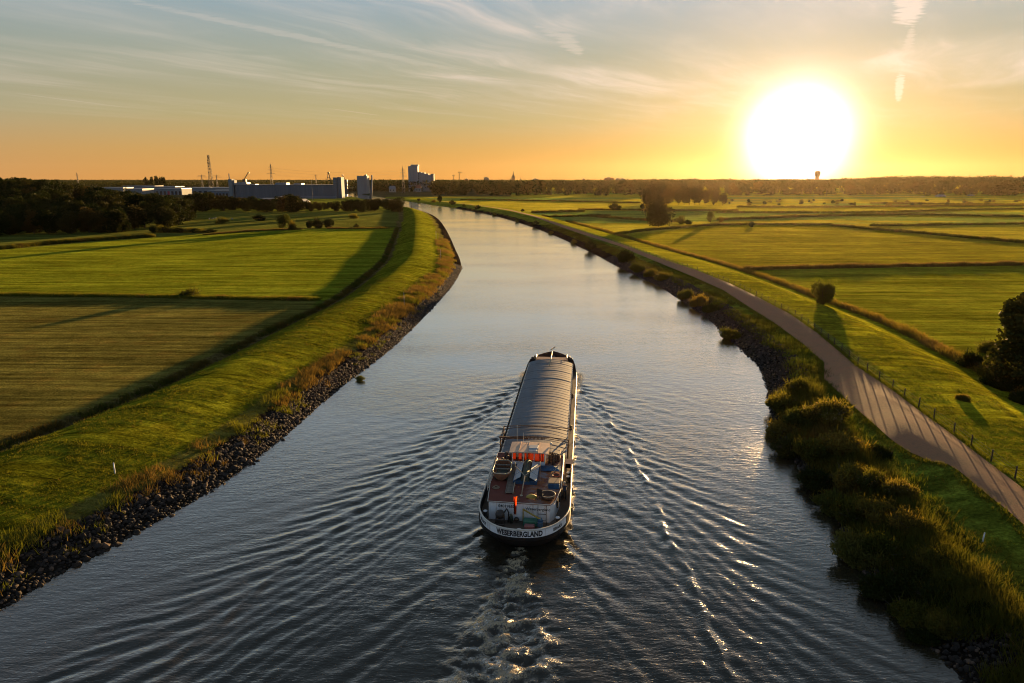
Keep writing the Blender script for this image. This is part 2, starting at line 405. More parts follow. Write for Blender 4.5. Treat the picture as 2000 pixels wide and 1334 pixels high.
# colour of what grows where (albedo)
def poly_px(pts, z=.9): return np.array([U(x, y, z) for x, y in pts])
STUBBLE = poly_px([(-900, 577), (0, 577), (300, 581), (622, 586), (597, 612), (450, 684), (300, 756), (150, 816), (0, 868), (-500, 1070), (-900, 1250)])
GREEN_L = poly_px([(-900, 500), (0, 489), (200, 471), (420, 456), (640, 446), (775, 444), (757, 484), (750, 505), (727, 529), (682, 563), (640, 590), (622, 585), (300, 580), (-900, 576)])
ROUGH_L = poly_px([(-900, 470), (0, 450), (420, 413), (784, 411), (776, 444), (640, 446), (420, 456), (200, 471), (0, 489), (-900, 500)])
OLIVE_R = poly_px([(1213, 461), (1400, 440), (1610, 439), (1750, 450), (2000, 475), (2500, 520), (2500, 512), (2000, 518), (1700, 522), (1454, 527)])
GREEN_R = poly_px([(1454, 527), (1700, 522), (2000, 518), (2700, 512), (2900, 1100), (2050, 795), (1859, 697), (1750, 641), (1609, 586), (1517, 551)])
col = np.tile(np.array([.200, .185, .016]), (len(GP), 1))           # far meadows on the right
nb = fbm(GX / 45, GY / 18, 21)
col *= (.75 + .5 * nb)[:, None]
strip = (fbm(GX / 400, GY / 55, 33) > .52) & (GY > 450)
col[strip] = np.array([.10, .14, .025])
L = gside < 0
col[L] = np.array([.070, .085, .012])
col[L & inside(GP, STUBBLE)] = np.array([.092, .084, .018])
col[L & inside(GP, GREEN_L)] = np.array([.105, .122, .008])
col[L & inside(GP, ROUGH_L)] = np.array([.062, .070, .013])
col[(gside > 0) & inside(GP, OLIVE_R)] = np.array([.140, .132, .008])
col[(gside > 0) & inside(GP, GREEN_R)] = np.array([.125, .135, .008])
col[glb & L] = np.array([.088, .096, .006])
col[grb & (gside > 0)] = np.array([.165, .165, .008])
col[grb & (gside > 0) & (gt2 < .45)] = np.array([.095, .115, .012])
tall = glb & L & (gdw < 6.5); col[tall] = np.array([.085, .078, .016])
stone = (gdw < 4.2) & (GY < 700); col[stone] = np.array([.016, .013, .010])
dk = seg_dist(GP, DL); col[L & (dk < 1.5)] = np.array([.07, .055, .02])
tr_ = glb & L & (gt > .93); col[tr_] = np.array([.07, .055, .02])
col[gside == 0] = np.array([.02, .018, .012])
urb = (np.hypot(GX, GY) > 1100) & (GX < 0); col[urb] = np.array([.06, .06, .03])
grain = np.where(gside == 0, 0, 1.0)
stub = (L & inside(GP, STUBBLE)).astype(float)

def ground_material():
    m_ = bpy.data.materials.new("ground"); m_.use_nodes = True; t = NT(m_.node_tree)
    at = t.n('ShaderNodeAttribute', attribute_name='tint').outputs['Color']
    co = t.n('ShaderNodeTexCoord').outputs['Object']
    big = t.noise(co, .035, 5.0, .6); mid = t.noise(co, .5, 5.0, .62)
    streak_ = t.noise(t.mapping(co, rot=(0, 0, R(3)), scale=(.05, .9, 1)), 1.0, 6.0, .6, .3)
    streak2 = t.noise(t.mapping(co, rot=(0, 0, R(-8)), scale=(.012, .16, 1)), 1.0, 5.0, .6, .4)
    fine = t.noise(co, 3.2, 4.0, .7)
    f = t.m('MULTIPLY', t.mr(big, .3, .7, .72, 1.28), t.mr(mid, .3, .7, .72, 1.28))
    f = t.m('MULTIPLY', f, t.mr(streak_, .3, .7, .45, 1.55))
    f = t.m('MULTIPLY', f, t.mr(streak2, .3, .7, .62, 1.38))
    f = t.m('MULTIPLY', f, t.mr(fine, .3, .7, .45, 1.55))
    c = t.vm('SCALE', at, s=f)
    wv = t.n('ShaderNodeTexWave', {'Vector': t.mapping(co, rot=(0, 0, R(4))), 'Scale': .055, 'Distortion': 5.0, 'Detail': 3.0, 'Detail Scale': .25}, bands_direction='Y').outputs['Fac']
    c = t.vm('SCALE', c, s=t.mr(wv, .0, .16, .80, 1.0))                  # mowing swaths and wheel tracks
    dry = t.mr(t.noise(t.mapping(co, loc=(9, 4, 0)), .22, 5.0, .65), .52, .75)
    c = t.mix(t.m('MULTIPLY', dry, .45), c, t.mix(1.0, c, (1.5, .95, 1.0), 'MULTIPLY'))
    h1 = t.n('ShaderNodeBump', {'Strength': 1.0, 'Distance': .9, 'Height': t.m('ADD', t.m('MULTIPLY', mid, .35), t.m('MULTIPLY', streak_, .5))})
    h2 = t.n('ShaderNodeBump', {'Strength': 1.0, 'Distance': .22, 'Height': fine, 'Normal': h1.outputs[0]})
    b = t.n('ShaderNodeBsdfPrincipled', {'Base Color': c, 'Roughness': 1.0, 'Specular IOR Level': 0.0, 'Sheen Weight': t.m('MULTIPLY', t.n('ShaderNodeAttribute', attribute_name='grassy').outputs['Fac'], .27), 'Sheen Roughness': .45, 'Sheen Tint': t.vm('SCALE', c, s=4.0), 'Normal': h2.outputs[0]})
    t.n('ShaderNodeOutputMaterial', {'Surface': b})
    return m_
M_ground = ground_material()
me = np_mesh("ground", V, [Q, Tc], [M_ground], smooth=True)
ca = me.color_attributes.new('tint', 'FLOAT_COLOR', 'POINT')
cf = np.ones((len(V), 4), np.float32); cf[:-1, :3] = col; cf[-1, :3] = .02
ca.data.foreach_set('color', cf.ravel())
ga = me.attributes.new('grassy', 'FLOAT', 'POINT'); gv = np.zeros(len(V), np.float32); gv[:-1] = np.where((gside == 0) | stone | urb, 0, 1.0); ga.data.foreach_set('value', gv)
tag(link("ground", me), kind='structure', label='meadows, dikes and stony river banks')

# ---- paved path on the right dike
def path_mesh():
    Lp = np.array([U(x, y, 3.05) for x, y in PATH_L]); Rp = np.array([U(x, y, 3.05) for x, y in PATH_R])
    pts = []
    for i in range(len(Lp) - 1):
        n = int(max(3, min(40, np.linalg.norm(Rp[i + 1] - Rp[i]) / 1.2)))
        for k in range(n):
            s = k / n
            a = Lp[i] * (1 - s) + Lp[i + 1] * s; b = Rp[i] * (1 - s) + Rp[i + 1] * s
            pts.append([a * (1 - q) + b * q for q in np.linspace(0, 1, 9)])
    P = np.array(pts).reshape(-1, 2); z = land(P)[0]
    z = z + .06 + np.hypot(P[:, 0], P[:, 1]) * .0006
    n = len(pts); i = np.arange(n - 1)[:, None] * 9; j = np.arange(8)[None]
    Fq = np.stack([(i + j).ravel(), (i + j + 1).ravel(), (i + 9 + j + 1).ravel(), (i + 9 + j).ravel()], 1)
    return np.column_stack([P, z]), Fq
def path_material():
    m_ = bpy.data.materials.new("path_paving"); m_.use_nodes = True; t = NT(m_.node_tree)
    co = t.n('ShaderNodeTexCoord').outputs['Object']
    br = t.n('ShaderNodeTexBrick', {'Vector': t.mapping(co, rot=(0, 0, R(40))), 'Color1': (.34, .175, .085), 'Color2': (.29, .155, .078), 'Mortar': (.13, .075, .05), 'Scale': 2.2, 'Mortar Size': .02})
    c = t.mix(t.mr(t.noise(co, .4, 6.0, .65), .35, .7), br.outputs[0], (.33, .15, .08))
    c = t.mix(t.mr(t.noise(co, 4.0, 5.0, .7), .52, .75, 0, .6), c, (.11, .08, .06))
    c = t.mix(t.mr(t.noise(t.mapping(co, loc=(5, 1, 0)), .9, 7.0, .75, 1.5), .56, .66, 0, .55), c, (.17, .11, .075))
    bp = t.n('ShaderNodeBump', {'Strength': .35, 'Distance': .05, 'Height': t.noise(co, 7.0, 4.0)})
    b = t.n('ShaderNodeBsdfPrincipled', {'Base Color': c, 'Roughness': .75, 'Specular IOR Level': .08, 'Normal': bp.outputs[0]})
    t.n('ShaderNodeOutputMaterial', {'Surface': b}); return m_
Vp, Fp = path_mesh()
tag(link("path", np_mesh("path", Vp, Fp, [path_material()], smooth=True)), kind='structure', label='reddish paved dike path')

# ---- water with the barge's wake
BX, BY = U(1018, 1068, 0)
BH = math.atan2(6.55 - .77, 54.3)            # heading, right of +Y
def to_local(x, y):
    dx_, dy_ = x - BX, y - BY
    return dx_ * math.cos(BH) - dy_ * math.sin(BH), dx_ * math.sin(BH) + dy_ * math.cos(BH)
xs = np.concatenate([np.arange(-900, -62, 20), np.arange(-62, 62, .23), np.arange(62, 320, 12)])
ys = np.concatenate([np.arange(-260, 28, 12), np.arange(28, 150, .23), np.arange(150, 320, 1.0), np.arange(320, 1900, 12)])
WXg, WYg = np.meshgrid(xs, ys); wx, wy = WXg.ravel(), WYg.ravel()
lx, ly = to_local(wx, wy)
lx0, ly0 = lx, ly
warp_ = sst(np.abs(lx0), 3.5, 9) * .45 + .1
lx = lx0 + warp_ * (fbm(lx0 / 7, ly0 / 7, 141, 3) - .5) * 2.0; ly = ly0 + warp_ * (fbm(lx0 / 6, ly0 / 6, 151, 3) - .5) * 2.6
wz = np.zeros(len(wx), np.float64)
def kelvin(xi, eta, U_, amp, sm, th0, th1, n=90):
    k0 = 9.81 / U_ ** 2; z = np.zeros(len(xi), np.float32)
    xi = xi.astype(np.float32); eta = eta.astype(np.float32)
    for th in np.linspace(th0, th1, n):
        c_ = math.cos(th); k = k0 / c_ ** 2
        wgt = (1 / c_) * math.exp(-(k * sm) ** 2)
        z += np.float32(wgt) * np.cos(np.float32(k) * (xi * np.float32(c_) + eta * np.float32(math.sin(th)))).astype(np.float32)
    return amp * z * (th1 - th0) / n
sel = (ly < 62) & (ly > -40) & (np.abs(lx) < 60)
def add_wake(y0, side, xoff, rms, U_=2.75, sm=.13, t0=8):
    xi = y0 - ly[sel]; o = lx[sel] * side - xoff
    m_ = (xi > -1) & (o > -3.5)
    z = np.zeros(len(xi)); out = kelvin(np.maximum(xi[m_], 0), -o[m_], U_, 1.0, sm, R(t0), R(72), 120)
    core = (o[m_] > 0) & (xi[m_] > 4) & (o[m_] < .36 * xi[m_])
    out *= rms / max(out[core].std(), 1e-6)
    z[m_] = out * sst(xi[m_], 0, 4) * sst(o[m_], -3.0, .5) * np.clip(1.25 - .006 * xi[m_], .5, 2)
    return z * (1.0 if side < 0 else .8)
dz_ = np.zeros(sel.sum())
for side in (-1, 1):
    dz_ += add_wake(52.5, side, 2.6, .013, 1.68, .062) + add_wake(52.5, side, 2.4, .022, 2.75, .075, 42) + add_wake(30.0, side, 3.4, .014, 2.75, .075, 46) + add_wake(6.0, side, 3.0, .017, 2.6, .075, 42)
dz_ *= .45 + 1.1 * fbm(lx[sel] / 4.5, ly[sel] / 4.5, 161, 3)
lx, ly = lx0, ly0
# one long steep crest each side from the bow shoulder
for sgn, ang_, amp in ((-1, 15.5, .04),):
    xl, yl = lx[sel] * sgn - 3.6, 47 - ly[sel]
    off = xl - yl * math.tan(R(ang_)) + .25 * np.sin(yl * .55) * sst(yl, 5, 20) + .18 * np.sin(yl * 1.7 + 1)
    dz_ += amp * sst(yl, 2, 10) * (np.exp(-(off / .24) ** 2) - .55 * np.exp(-((off + .6) / .4) ** 2)) * (.5 + vnoise(yl / 4, off * 0, 5))
print('wake rms', dz_.std(), np.abs(dz_).max())
crest = np.array([U(x, y, 0) for x, y in [(1172, 792), (1203, 842), (1236, 898), (1262, 940), (1280, 985), (1302, 1040), (1334, 1108), (1358, 1160), (1385, 1225), (1424, 1318), (1470, 1420)]])
cl = spline(crest, .6); cl[:, 0] += .10 * np.sin(np.arange(len(cl)) * .9) + .16 * np.sin(np.arange(len(cl)) * .31)
cd = seg_dist(np.stack([wx, wy], 1)[sel], cl); cx_ = np.interp(wy[sel], cl[::-1, 1], cl[::-1, 0]); sgn_ = np.sign(wx[sel] - cx_)
br_ = sst(fbm(wy[sel] / 2.2, wy[sel] * 0, 171, 2), .30, .62) * sst(wy[sel], 104, 92)
dz_ += br_ * (.15 * np.exp(-(cd / .24) ** 2) - .05 * np.exp(-((cd - .75) / .4) ** 2)) 
wz[sel] += dz_
# propeller wash
wash_w = 0.45 + np.maximum(-ly, 0) * .20
q = lx - .1 * np.sin(ly * .4)
wash = np.exp(-(np.abs(q) / wash_w) ** 3) * sst(-ly, -.4, 1.0) * (1 - .35 * sst(-ly, 10, 40))
wsel = (ly < 3) & (ly > -40) & (np.abs(lx) < 22)
tx, ty = lx[wsel], ly[wsel]
wx_ = tx + 1.2 * fbm(tx / 2.2, ty / 2.2, 71); wy_ = ty + 1.6 * fbm(tx / 2.5, ty / 1.6, 77)
rid = 1 - np.abs(2 * fbm(wx_ / 1.7, wy_ / .95, 81, 3) - 1)
rid2 = 1 - np.abs(2 * fbm(wx_ / .75, wy_ / .5, 91, 2) - 1)
wz[wsel] += wash[wsel] * ((rid - .75) * .8 + (rid2 - .7) * .42)
# small chop beside the hull
chop = (fbm(lx / 1.3 + ly / 3, ly / 1.0, 51, 3) - .5) * .20 * np.exp(-np.maximum(np.abs(lx) - 4, 0) / 11) * sst(ly, -40, -5) * (1 - sst(ly, 40, 54))
wz += np.where((wy > 28) & (wy < 150) & (np.abs(wx) < 62), chop, 0)
# flatten towards the shores
near = (wy > 20) & (wy < 330)
wp = np.stack([wx, wy], 1); shore = np.ones(len(wx)); 
idx = np.where(sel)[0]
sd = np.minimum(seg_dist(wp[idx], WL), seg_dist(wp[idx], WR)); shore[idx] = sst(sd, 0, 9) * .75 + .25
wz *= shore
foam = np.zeros(len(wx))
foam[wsel] = wash[wsel] * np.maximum(sst(rid, .66, .95), .8 * sst(rid2, .72, .98)) * (.55 + .65 * fbm(tx / 1.3, ty / 1.3, 99)) * (1 - .15 * sst(-ty, 4, 16)) + .8 * wash[wsel] * (1 - sst(-ty, 0, 6)) * sst(rid2, .55, .9)
bowf = sst(ly, 40, 49) * (1 - sst(ly, 51, 54)) * np.exp(-((np.abs(lx) - 4.3) / .6) ** 2) * .8
foam += bowf
nx, ny = len(xs), len(ys)
i0 = np.arange(ny - 1)[:, None] * nx; j0 = np.arange(nx - 1)[None]
Qw = np.stack([(i0 + j0).ravel(), (i0 + j0 + 1).ravel(), (i0 + nx + j0 + 1).ravel(), (i0 + nx + j0).ravel()], 1)
def water_material():
    m_ = bpy.data.materials.new("river_water"); m_.use_nodes = True; t = NT(m_.node_tree)
    co = t.n('ShaderNodeTexCoord').outputs['Object']
    fo = t.n('ShaderNodeAttribute', attribute_name='foam').outputs['Fac']
    rp = t.noise(t.mapping(co, rot=(0, 0, R(-6)), scale=(.5, 1.5, 1)), 1.5, 3.0, .6, .2)
    rp2 = t.noise(t.mapping(co, rot=(0, 0, R(12)), scale=(.6, 1.4, 1)), 5.0, 2.0, .55)
    yy = t.n('ShaderNodeSeparateXYZ', {0: co}).outputs[1]
    patch = t.m('MULTIPLY', t.mr(t.noise(t.mapping(co, scale=(.6, 1.3, 1)), .03, 4.0, .6), .35, .68, .35, 1.2), t.mr(yy, 85, 170, 1.0, .55))
    b1 = t.n('ShaderNodeBump', {'Strength': 1.0, 'Distance': .075, 'Height': t.m('MULTIPLY', rp, patch)})
    b2 = t.n('ShaderNodeBump', {'Strength': 1.0, 'Distance': .022, 'Height': t.m('MULTIPLY', rp2, patch), 'Normal': b1.outputs[0]})
    fn = t.noise(co, 5.0, 8.0, .75, .9)
    fm = t.mr(t.m('MULTIPLY', fo, t.mr(fn, .38, .62, .05, 1.9)), .36, .98, smooth=True)
    b2 = t.n('ShaderNodeBump', {'Strength': 1.0, 'Distance': .10, 'Height': t.m('MULTIPLY', fn, t.mr(fo, 0, .5)), 'Normal': b2.outputs[0]})
    c = t.mix(fm, (.026, .021, .012), (.42, .34, .22))
    body = t.n('ShaderNodeBsdfDiffuse', {'Color': c, 'Normal': b2.outputs[0]})
    gl = t.n('ShaderNodeBsdfGlossy', {'Color': (1, 1, 1, 1), 'Roughness': .06, 'Normal': b2.outputs[0]})
    lw = t.n('ShaderNodeLayerWeight', {'Blend': .5, 'Normal': b2.outputs[0]}).outputs['Facing']
    fr = t.ramp(lw, [(0, .03), (.30, .045), (.42, .085), (.54, .23), (.66, .52), (.78, .80), (.9, .94)])
    fr = t.m('MULTIPLY', fr, t.mr(fm, 0, 1, 1.0, .15))
    t.n('ShaderNodeOutputMaterial', {'Surface': t.n('ShaderNodeMixShader', {0: fr, 1: body, 2: gl})}); return m_
me = np_mesh("water", np.column_stack([wx, wy, wz]), Qw, [water_material()], smooth=True)
fa = me.attributes.new('foam', 'FLOAT', 'POINT'); fa.data.foreach_set('value', foam.astype(np.float32))
tag(link("water", me), kind='structure', label='wide river with the wake of the barge')
def water_z(x, y):
    i = int(np.argmin(np.abs(xs - x))); j = int(np.argmin(np.abs(ys - y))); return float(wz[j * nx + i])
# ================================================================== plants
M_bark = pmat("bark", (.055, .04, .028), .9, .4, 4)
M_leaf_dark = leaf_mat("leaves_dark", [(.011, .018, .003), (.019, .027, .005), (.034, .035, .007)], .20)
M_leaf_autumn = leaf_mat("leaves_turning", [(.016, .020, .004), (.032, .031, .007), (.058, .039, .010)], .24)
M_leaf_willow = leaf_mat("leaves_willow", [(.045, .055, .012), (.075, .085, .018), (.105, .095, .025)], .40)
M_leaf_bank = leaf_mat("leaves_bank", [(.044, .056, .011), (.085, .086, .018), (.15, .115, .030)], .58, (1.5, 1.25, .6))
M_blossom = leaf_mat("seed_heads", [(.20, .16, .09), (.28, .22, .13), (.36, .29, .18)], .5, (1.2, 1.0, .7))
M_reed = leaf_mat("reeds", [(.085, .068, .016), (.135, .100, .026), (.20, .145, .042)], .42, (1.2, 1.0, .6))
M_grass = leaf_mat("grass_blades", [(.075, .095, .012), (.105, .120, .016), (.145, .125, .022)], .45, (1.3, 1.2, .5))

def leaf_quads(rng, cen, size, up=0.0, aspect=1.0):
    """small leaf-sized quads at the points cen"""
    n = len(cen)
    a = rng.normal(size=(n, 3)); a /= np.linalg.norm(a, axis=1)[:, None]
    b = rng.normal(size=(n, 3)); b[:, 2] += up; b -= (a * b).sum(1)[:, None] * a; b /= np.linalg.norm(b, axis=1)[:, None]
    s = (size * rng.uniform(.6, 1.4, n))[:, None]
    V = np.stack([cen - a * s * .5, cen + b * s * .45 * aspect, cen + a * s * .5, cen - b * s * .55 * aspect], 1).reshape(-1, 3)
    return V, np.arange(4 * n).reshape(-1, 4)
def crown_points(rng, n, rx, ry, z0, z1, lobes=9, narrow=0.0, fill=.5):
    """points in an uneven crown: a union of lobes"""
    zc, hz = (z0 + z1) / 2, (z1 - z0) / 2
    L_ = []
    for k in range(lobes):
        u = rng.uniform(-1, 1); an = rng.uniform(0, 2 * math.pi); rr_ = math.sqrt(max(0, 1 - u * u)) * rng.uniform(.35, .78) * (1 - narrow * max(u, 0))
        L_.append((rr_ * math.cos(an) * rx, rr_ * math.sin(an) * ry, zc + u * hz * .62, rng.uniform(.36, .60)))
    L_.append((0, 0, zc, .62))
    k = rng.integers(0, len(L_), n); L_ = np.array(L_)[k]
    dd = rng.normal(size=(n, 3)); dd /= np.linalg.norm(dd, axis=1)[:, None]
    rad = (rng.uniform(fill ** 3, 1, n) ** (1 / 3)) * L_[:, 3]
    P = np.stack([L_[:, 0] + dd[:, 0] * rad * rx, L_[:, 1] + dd[:, 1] * rad * ry, L_[:, 2] + dd[:, 2] * rad * hz], 1)
    lo, hi = np.percentile(P[:, 2], [1, 99.5]); P[:, 2] = z0 + (P[:, 2] - lo) * (z1 - z0) / (hi - lo)
    q_ = np.percentile(np.hypot(P[:, 0] / rx, P[:, 1] / ry), 97); P[:, :2] /= q_
    P[:, 2] = np.clip(P[:, 2], z0 * .9, z1 * 1.04)
    return P
def trunk_mb(rng, h, r, limbs=5, spread=.3):
    mb = MB(); top = h * .78
    pts = [(0, 0, -.3)] + [(rng.normal() * .03 * h * k / 4, rng.normal() * .03 * h * k / 4, top * k / 4) for k in range(1, 5)]
    mb.tube(pts, [r * 1.35, r, r * .8, r * .55, r * .2], 7)
    for k in range(limbs):
        z = h * rng.uniform(.22, .6); an = rng.uniform(0, 6.28); ln = h * spread * rng.uniform(.7, 1.2)
        e = (math.cos(an) * ln, math.sin(an) * ln, z + ln * rng.uniform(.5, 1.1))
        mb.tube([(0, 0, z), (e[0] * .5, e[1] * .5, z + (e[2] - z) * .4), e], [r * .5, r * .32, r * .08], 5)
    return mb
def crown_mesh(name, rng, n, rx, ry, z0, z1, size, mat, lobes=9, narrow=0, up=0.0, aspect=1.0, fill=.5):
    V, F_ = leaf_quads(rng, crown_points(rng, n, rx, ry, z0, z1, lobes, narrow, fill), size, up, aspect)
    return np_mesh(name, V, [F_], [mat])
# unit height trees (1 m tall), scaled when placed
def kind_of_tree(n_leaf, leaf, mat, w, base, lobes=9, narrow=.2, seeds=(1, 2, 3), limbs=5):
    out = []
    for s_ in seeds:
        rng = np.random.default_rng(s_)
        tm = trunk_mb(rng, 1.0, .022, limbs, w * .8).mesh("trunk", M_bark)
        out.append((tm, crown_mesh("crown", rng, n_leaf, w, w, base, 1.0, leaf, mat, lobes, narrow)))
    return out
T_near = kind_of_tree(16000, .034, M_leaf_dark, .40, .06, 12, .1, (3, 4), 8)
T_wood = kind_of_tree(3600, .050, M_leaf_dark, .42, .05, 12, .15, (11, 12, 13, 14), 4) + kind_of_tree(3600, .050, M_leaf_autumn, .40, .05, 11, .2, (15, 16), 4)
T_row = kind_of_tree(2200, .062, M_leaf_dark, .40, .16, 10, .2, (21, 22, 23), 4)
T_lone = kind_of_tree(9000, .036, M_leaf_dark, .50, .05, 26, .15, (33,), 7)
T_willow = kind_of_tree(4000, .040, M_leaf_willow, .45, .18, 9, .1, (41, 42), 7)
def place_tree(proto, x, y, h, label, cat='tree', group=None, name='tree', wide=1.0, z=None):
    tm, cm = proto
    z = gz(x, y) if z is None else z
    t = thing(name, label, cat, (x, y, z - .05), RNG.uniform(0, 6.28), group)
    t.scale = (h * wide, h * wide, h)
    link("trunk", tm, t); link("crown", cm, t)
    return t
# far trees: one mesh with leaves and stem
def far_mesh(seed, mat, w, base=.02, n=420, size=.13, lobes=7):
    rng = np.random.default_rng(seed)
    V, F_ = leaf_quads(rng, crown_points(rng, n, w, w, base, 1.0, lobes, .15, .3), size)
    mb = MB().tube([(0, 0, -.05), (0, 0, .5)], [.03, .02], 5)
    nv = len(V); V = np.vstack([V, np.array(mb.v)])
    q = np.array([[nv + i for i in f] for f in mb.f if len(f) == 4])
    return np_mesh("tree", V, [F_, q], [mat, M_bark], np.concatenate([np.zeros(len(F_)), np.ones(len(q))]))
T_far = [far_mesh(50 + k, M_leaf_dark if k % 3 else M_leaf_autumn, .46 + .06 * (k % 2)) for k in range(6)]
def place_far(x, y, h, label, group, name='tree', wide=1.0, cat='tree'):
    z = gz(x, y)
    o = link(name, T_far[RNG.integers(len(T_far))], None, (x, y, z - .2), (0, 0, RNG.uniform(0, 6.28)), (h * wide, h * wide, h))
    return tag(o, label, cat, group)

# ---- bushes: many thin upright leaves and stems
def bush_mesh(seed, n, size, mat, lobes=8, up=1.4, aspect=.30, fill=.35, flat=.95, extra=None):
    rng = np.random.default_rng(seed)
    P = crown_points(rng, n, .92, .92, .0, flat, lobes, .0, fill); P[:, 2] = np.maximum(P[:, 2], .02)
    sp = rng.uniform(size=n) < .12; P[sp] *= rng.uniform(1.0, 1.28, (sp.sum(), 1))      # sprigs standing out of the outline
    V, F_ = leaf_quads(rng, P, size, up, aspect)
    mats = [mat]; mi = np.zeros(len(F_))
    if extra:
        m2, n2, s2 = extra
        Q_ = crown_points(np.random.default_rng(seed), n * 2, 1.0, 1.0, .0, flat, lobes, .0, .75)
        Q_ = Q_[(Q_[:, 2] > flat * .45)][:n2] + np.array([0, 0, .05])
        V2, F2 = leaf_quads(rng, Q_, s2, .5, .7)
        F2 = F2 + len(V); V = np.vstack([V, V2]); F_ = np.vstack([F_, F2]); mats = [mat, m2]; mi = np.concatenate([mi, np.ones(len(F2))])
    # upright sprigs and grass stems breaking the outline
    K = P[rng.integers(0, n, 420)]; K = K[K[:, 2] > flat * .35]; m_n = len(K)
    tipv = K + np.column_stack([rng.normal(size=m_n) * .10 + K[:, 0] * .10, rng.normal(size=m_n) * .10 + K[:, 1] * .10, rng.uniform(.16, .42, m_n)])
    an = rng.uniform(0, 6.28, m_n); wv = np.column_stack([np.cos(an), np.sin(an), 0 * an]) * .012
    mid_ = (K + tipv) / 2 + wv * 1.6; mid2 = (K + tipv) / 2 - wv * 1.6
    V3 = np.stack([K, mid_, tipv, mid2], 1).reshape(-1, 3); F3 = np.arange(4 * m_n).reshape(-1, 4) + len(V)
    V = np.vstack([V, V3]); F_ = np.vstack([F_, F3]); mi = np.concatenate([mi, np.zeros(m_n)])
    # twigs
    mb = MB()
    for k in range(14):
        an = rng.uniform(0, 6.28); l_ = rng.uniform(.5, .95)
        mb.tube([(0, 0, -.1), (math.cos(an) * l_ * .4, math.sin(an) * l_ * .4, .45 * flat), (math.cos(an) * l_, math.sin(an) * l_, flat * rng.uniform(.6, .95))], [.03, .018, .006], 4)
    nv = len(V); V = np.vstack([V, np.array(mb.v)])
    q = np.array([[nv + i for i in f] for f in mb.f if len(f) == 4])
    return np_mesh("bush", V, [F_, q], mats + [M_bark], np.concatenate([mi, np.full(len(q), len(mats))]))
B_bank = [bush_mesh(60, 9000, .13, M_leaf_bank, 10), bush_mesh(61, 9000, .12, M_leaf_dark, 9), bush_mesh(62, 9000, .13, M_leaf_willow, 11), bush_mesh(63, 9000, .13, M_leaf_bank, 8)]
B_seed = [bush_mesh(64, 8500, .12, M_leaf_bank, 10, extra=(M_blossom, 700, .05))]
B_small = [bush_mesh(65, 1500, .17, M_leaf_dark, 7), bush_mesh(66, 1500, .17, M_leaf_bank, 7)]
B_round = bush_mesh(67, 9000, .11, M_leaf_willow, 6, 1.2, .3, .5, 1.0)
def place_bush(me, px, py, rx, h, label, group=None, name='bush', cat='bush', ry=None, zpx=1.2):
    x, y = U(px, py, zpx)
    z = gz(x, y)
    o = link(name, me, None, (x, y, max(z, 0.0) - .1), (0, 0, RNG.uniform(0, 6.28) if ry is None else 0), (rx, ry or rx * RNG.uniform(.85, 1.15), h))
    return tag(o, label, cat, group)

# thicket on the right bank (base pixel, radius m, height m, kind)
thicket = [(1528, 790, 2.3, 2.5, 'r'), (1560, 772, 2.2, 2.4, 'r'), (1522, 835, 2.2, 2.1, 'g'), (1565, 830, 2.4, 2.3, 'w'), (1612, 838, 2.9, 3.0, 's'), (1545, 872, 2.2, 2.2, 'd'),
           (1590, 885, 2.4, 2.5, 'g'), (1640, 890, 2.5, 2.4, 'r'), (1600, 930, 2.2, 2.3, 'd'), (1660, 945, 2.5, 2.7, 'g'), (1632, 975, 1.9, 1.9, 'w'), (1700, 960, 2.0, 2.2, 's'), (1718, 910, 1.6, 1.7, 'd'),
           (1668, 1005, 2.0, 2.2, 'g'), (1715, 1015, 2.1, 2.2, 'r'), (1752, 985, 1.7, 1.9, 's'), (1680, 1070, 2.2, 2.4, 'w'), (1730, 1080, 2.1, 2.2, 'g'), (1775, 1050, 1.8, 1.8, 'r'), (1715, 1130, 2.0, 1.9, 'd'),
           (1765, 1130, 2.0, 1.9, 'd'), (1815, 1110, 1.6, 1.5, 'r'), (1770, 1180, 1.9, 1.6, 'g'), (1820, 1170, 1.9, 1.7, 'd'), (1865, 1150, 1.5, 1.3, 'r'), (1850, 1215, 1.6, 1.3, 'g'), (1900, 1205, 1.5, 1.2, 'd'), (1800, 1215, 1.2, 1.0, 'd')]
kmesh = {'r': B_bank[0], 'd': B_bank[1], 'w': B_bank[2], 'g': B_bank[3], 's': B_seed[0]}
klabel = {'r': 'reddish bush in the dense thicket beside the right stone bank', 'd': 'dark green bush in the thicket along the right waterline',
          'w': 'willowy light green bush leaning over the water in the right thicket', 'g': 'olive bush in the thicket between river and dike path'}
seeds_l = ['bushy shrub topped with bright pale seed heads, largest in the thicket', 'smaller shrub with scattered pale seed heads amid the thicket', 'shrub with pale seed heads nearest the grass edge of the thicket']
si = 0
for (px, py, r_, h_, k) in thicket:
    lb_ = klabel.get(k)
    if k == 's': lb_ = seeds_l[si]; si += 1
    place_bush(kmesh[k], px, py, r_ * .9, h_ * .88, lb_, 'bushes of the bank thicket')
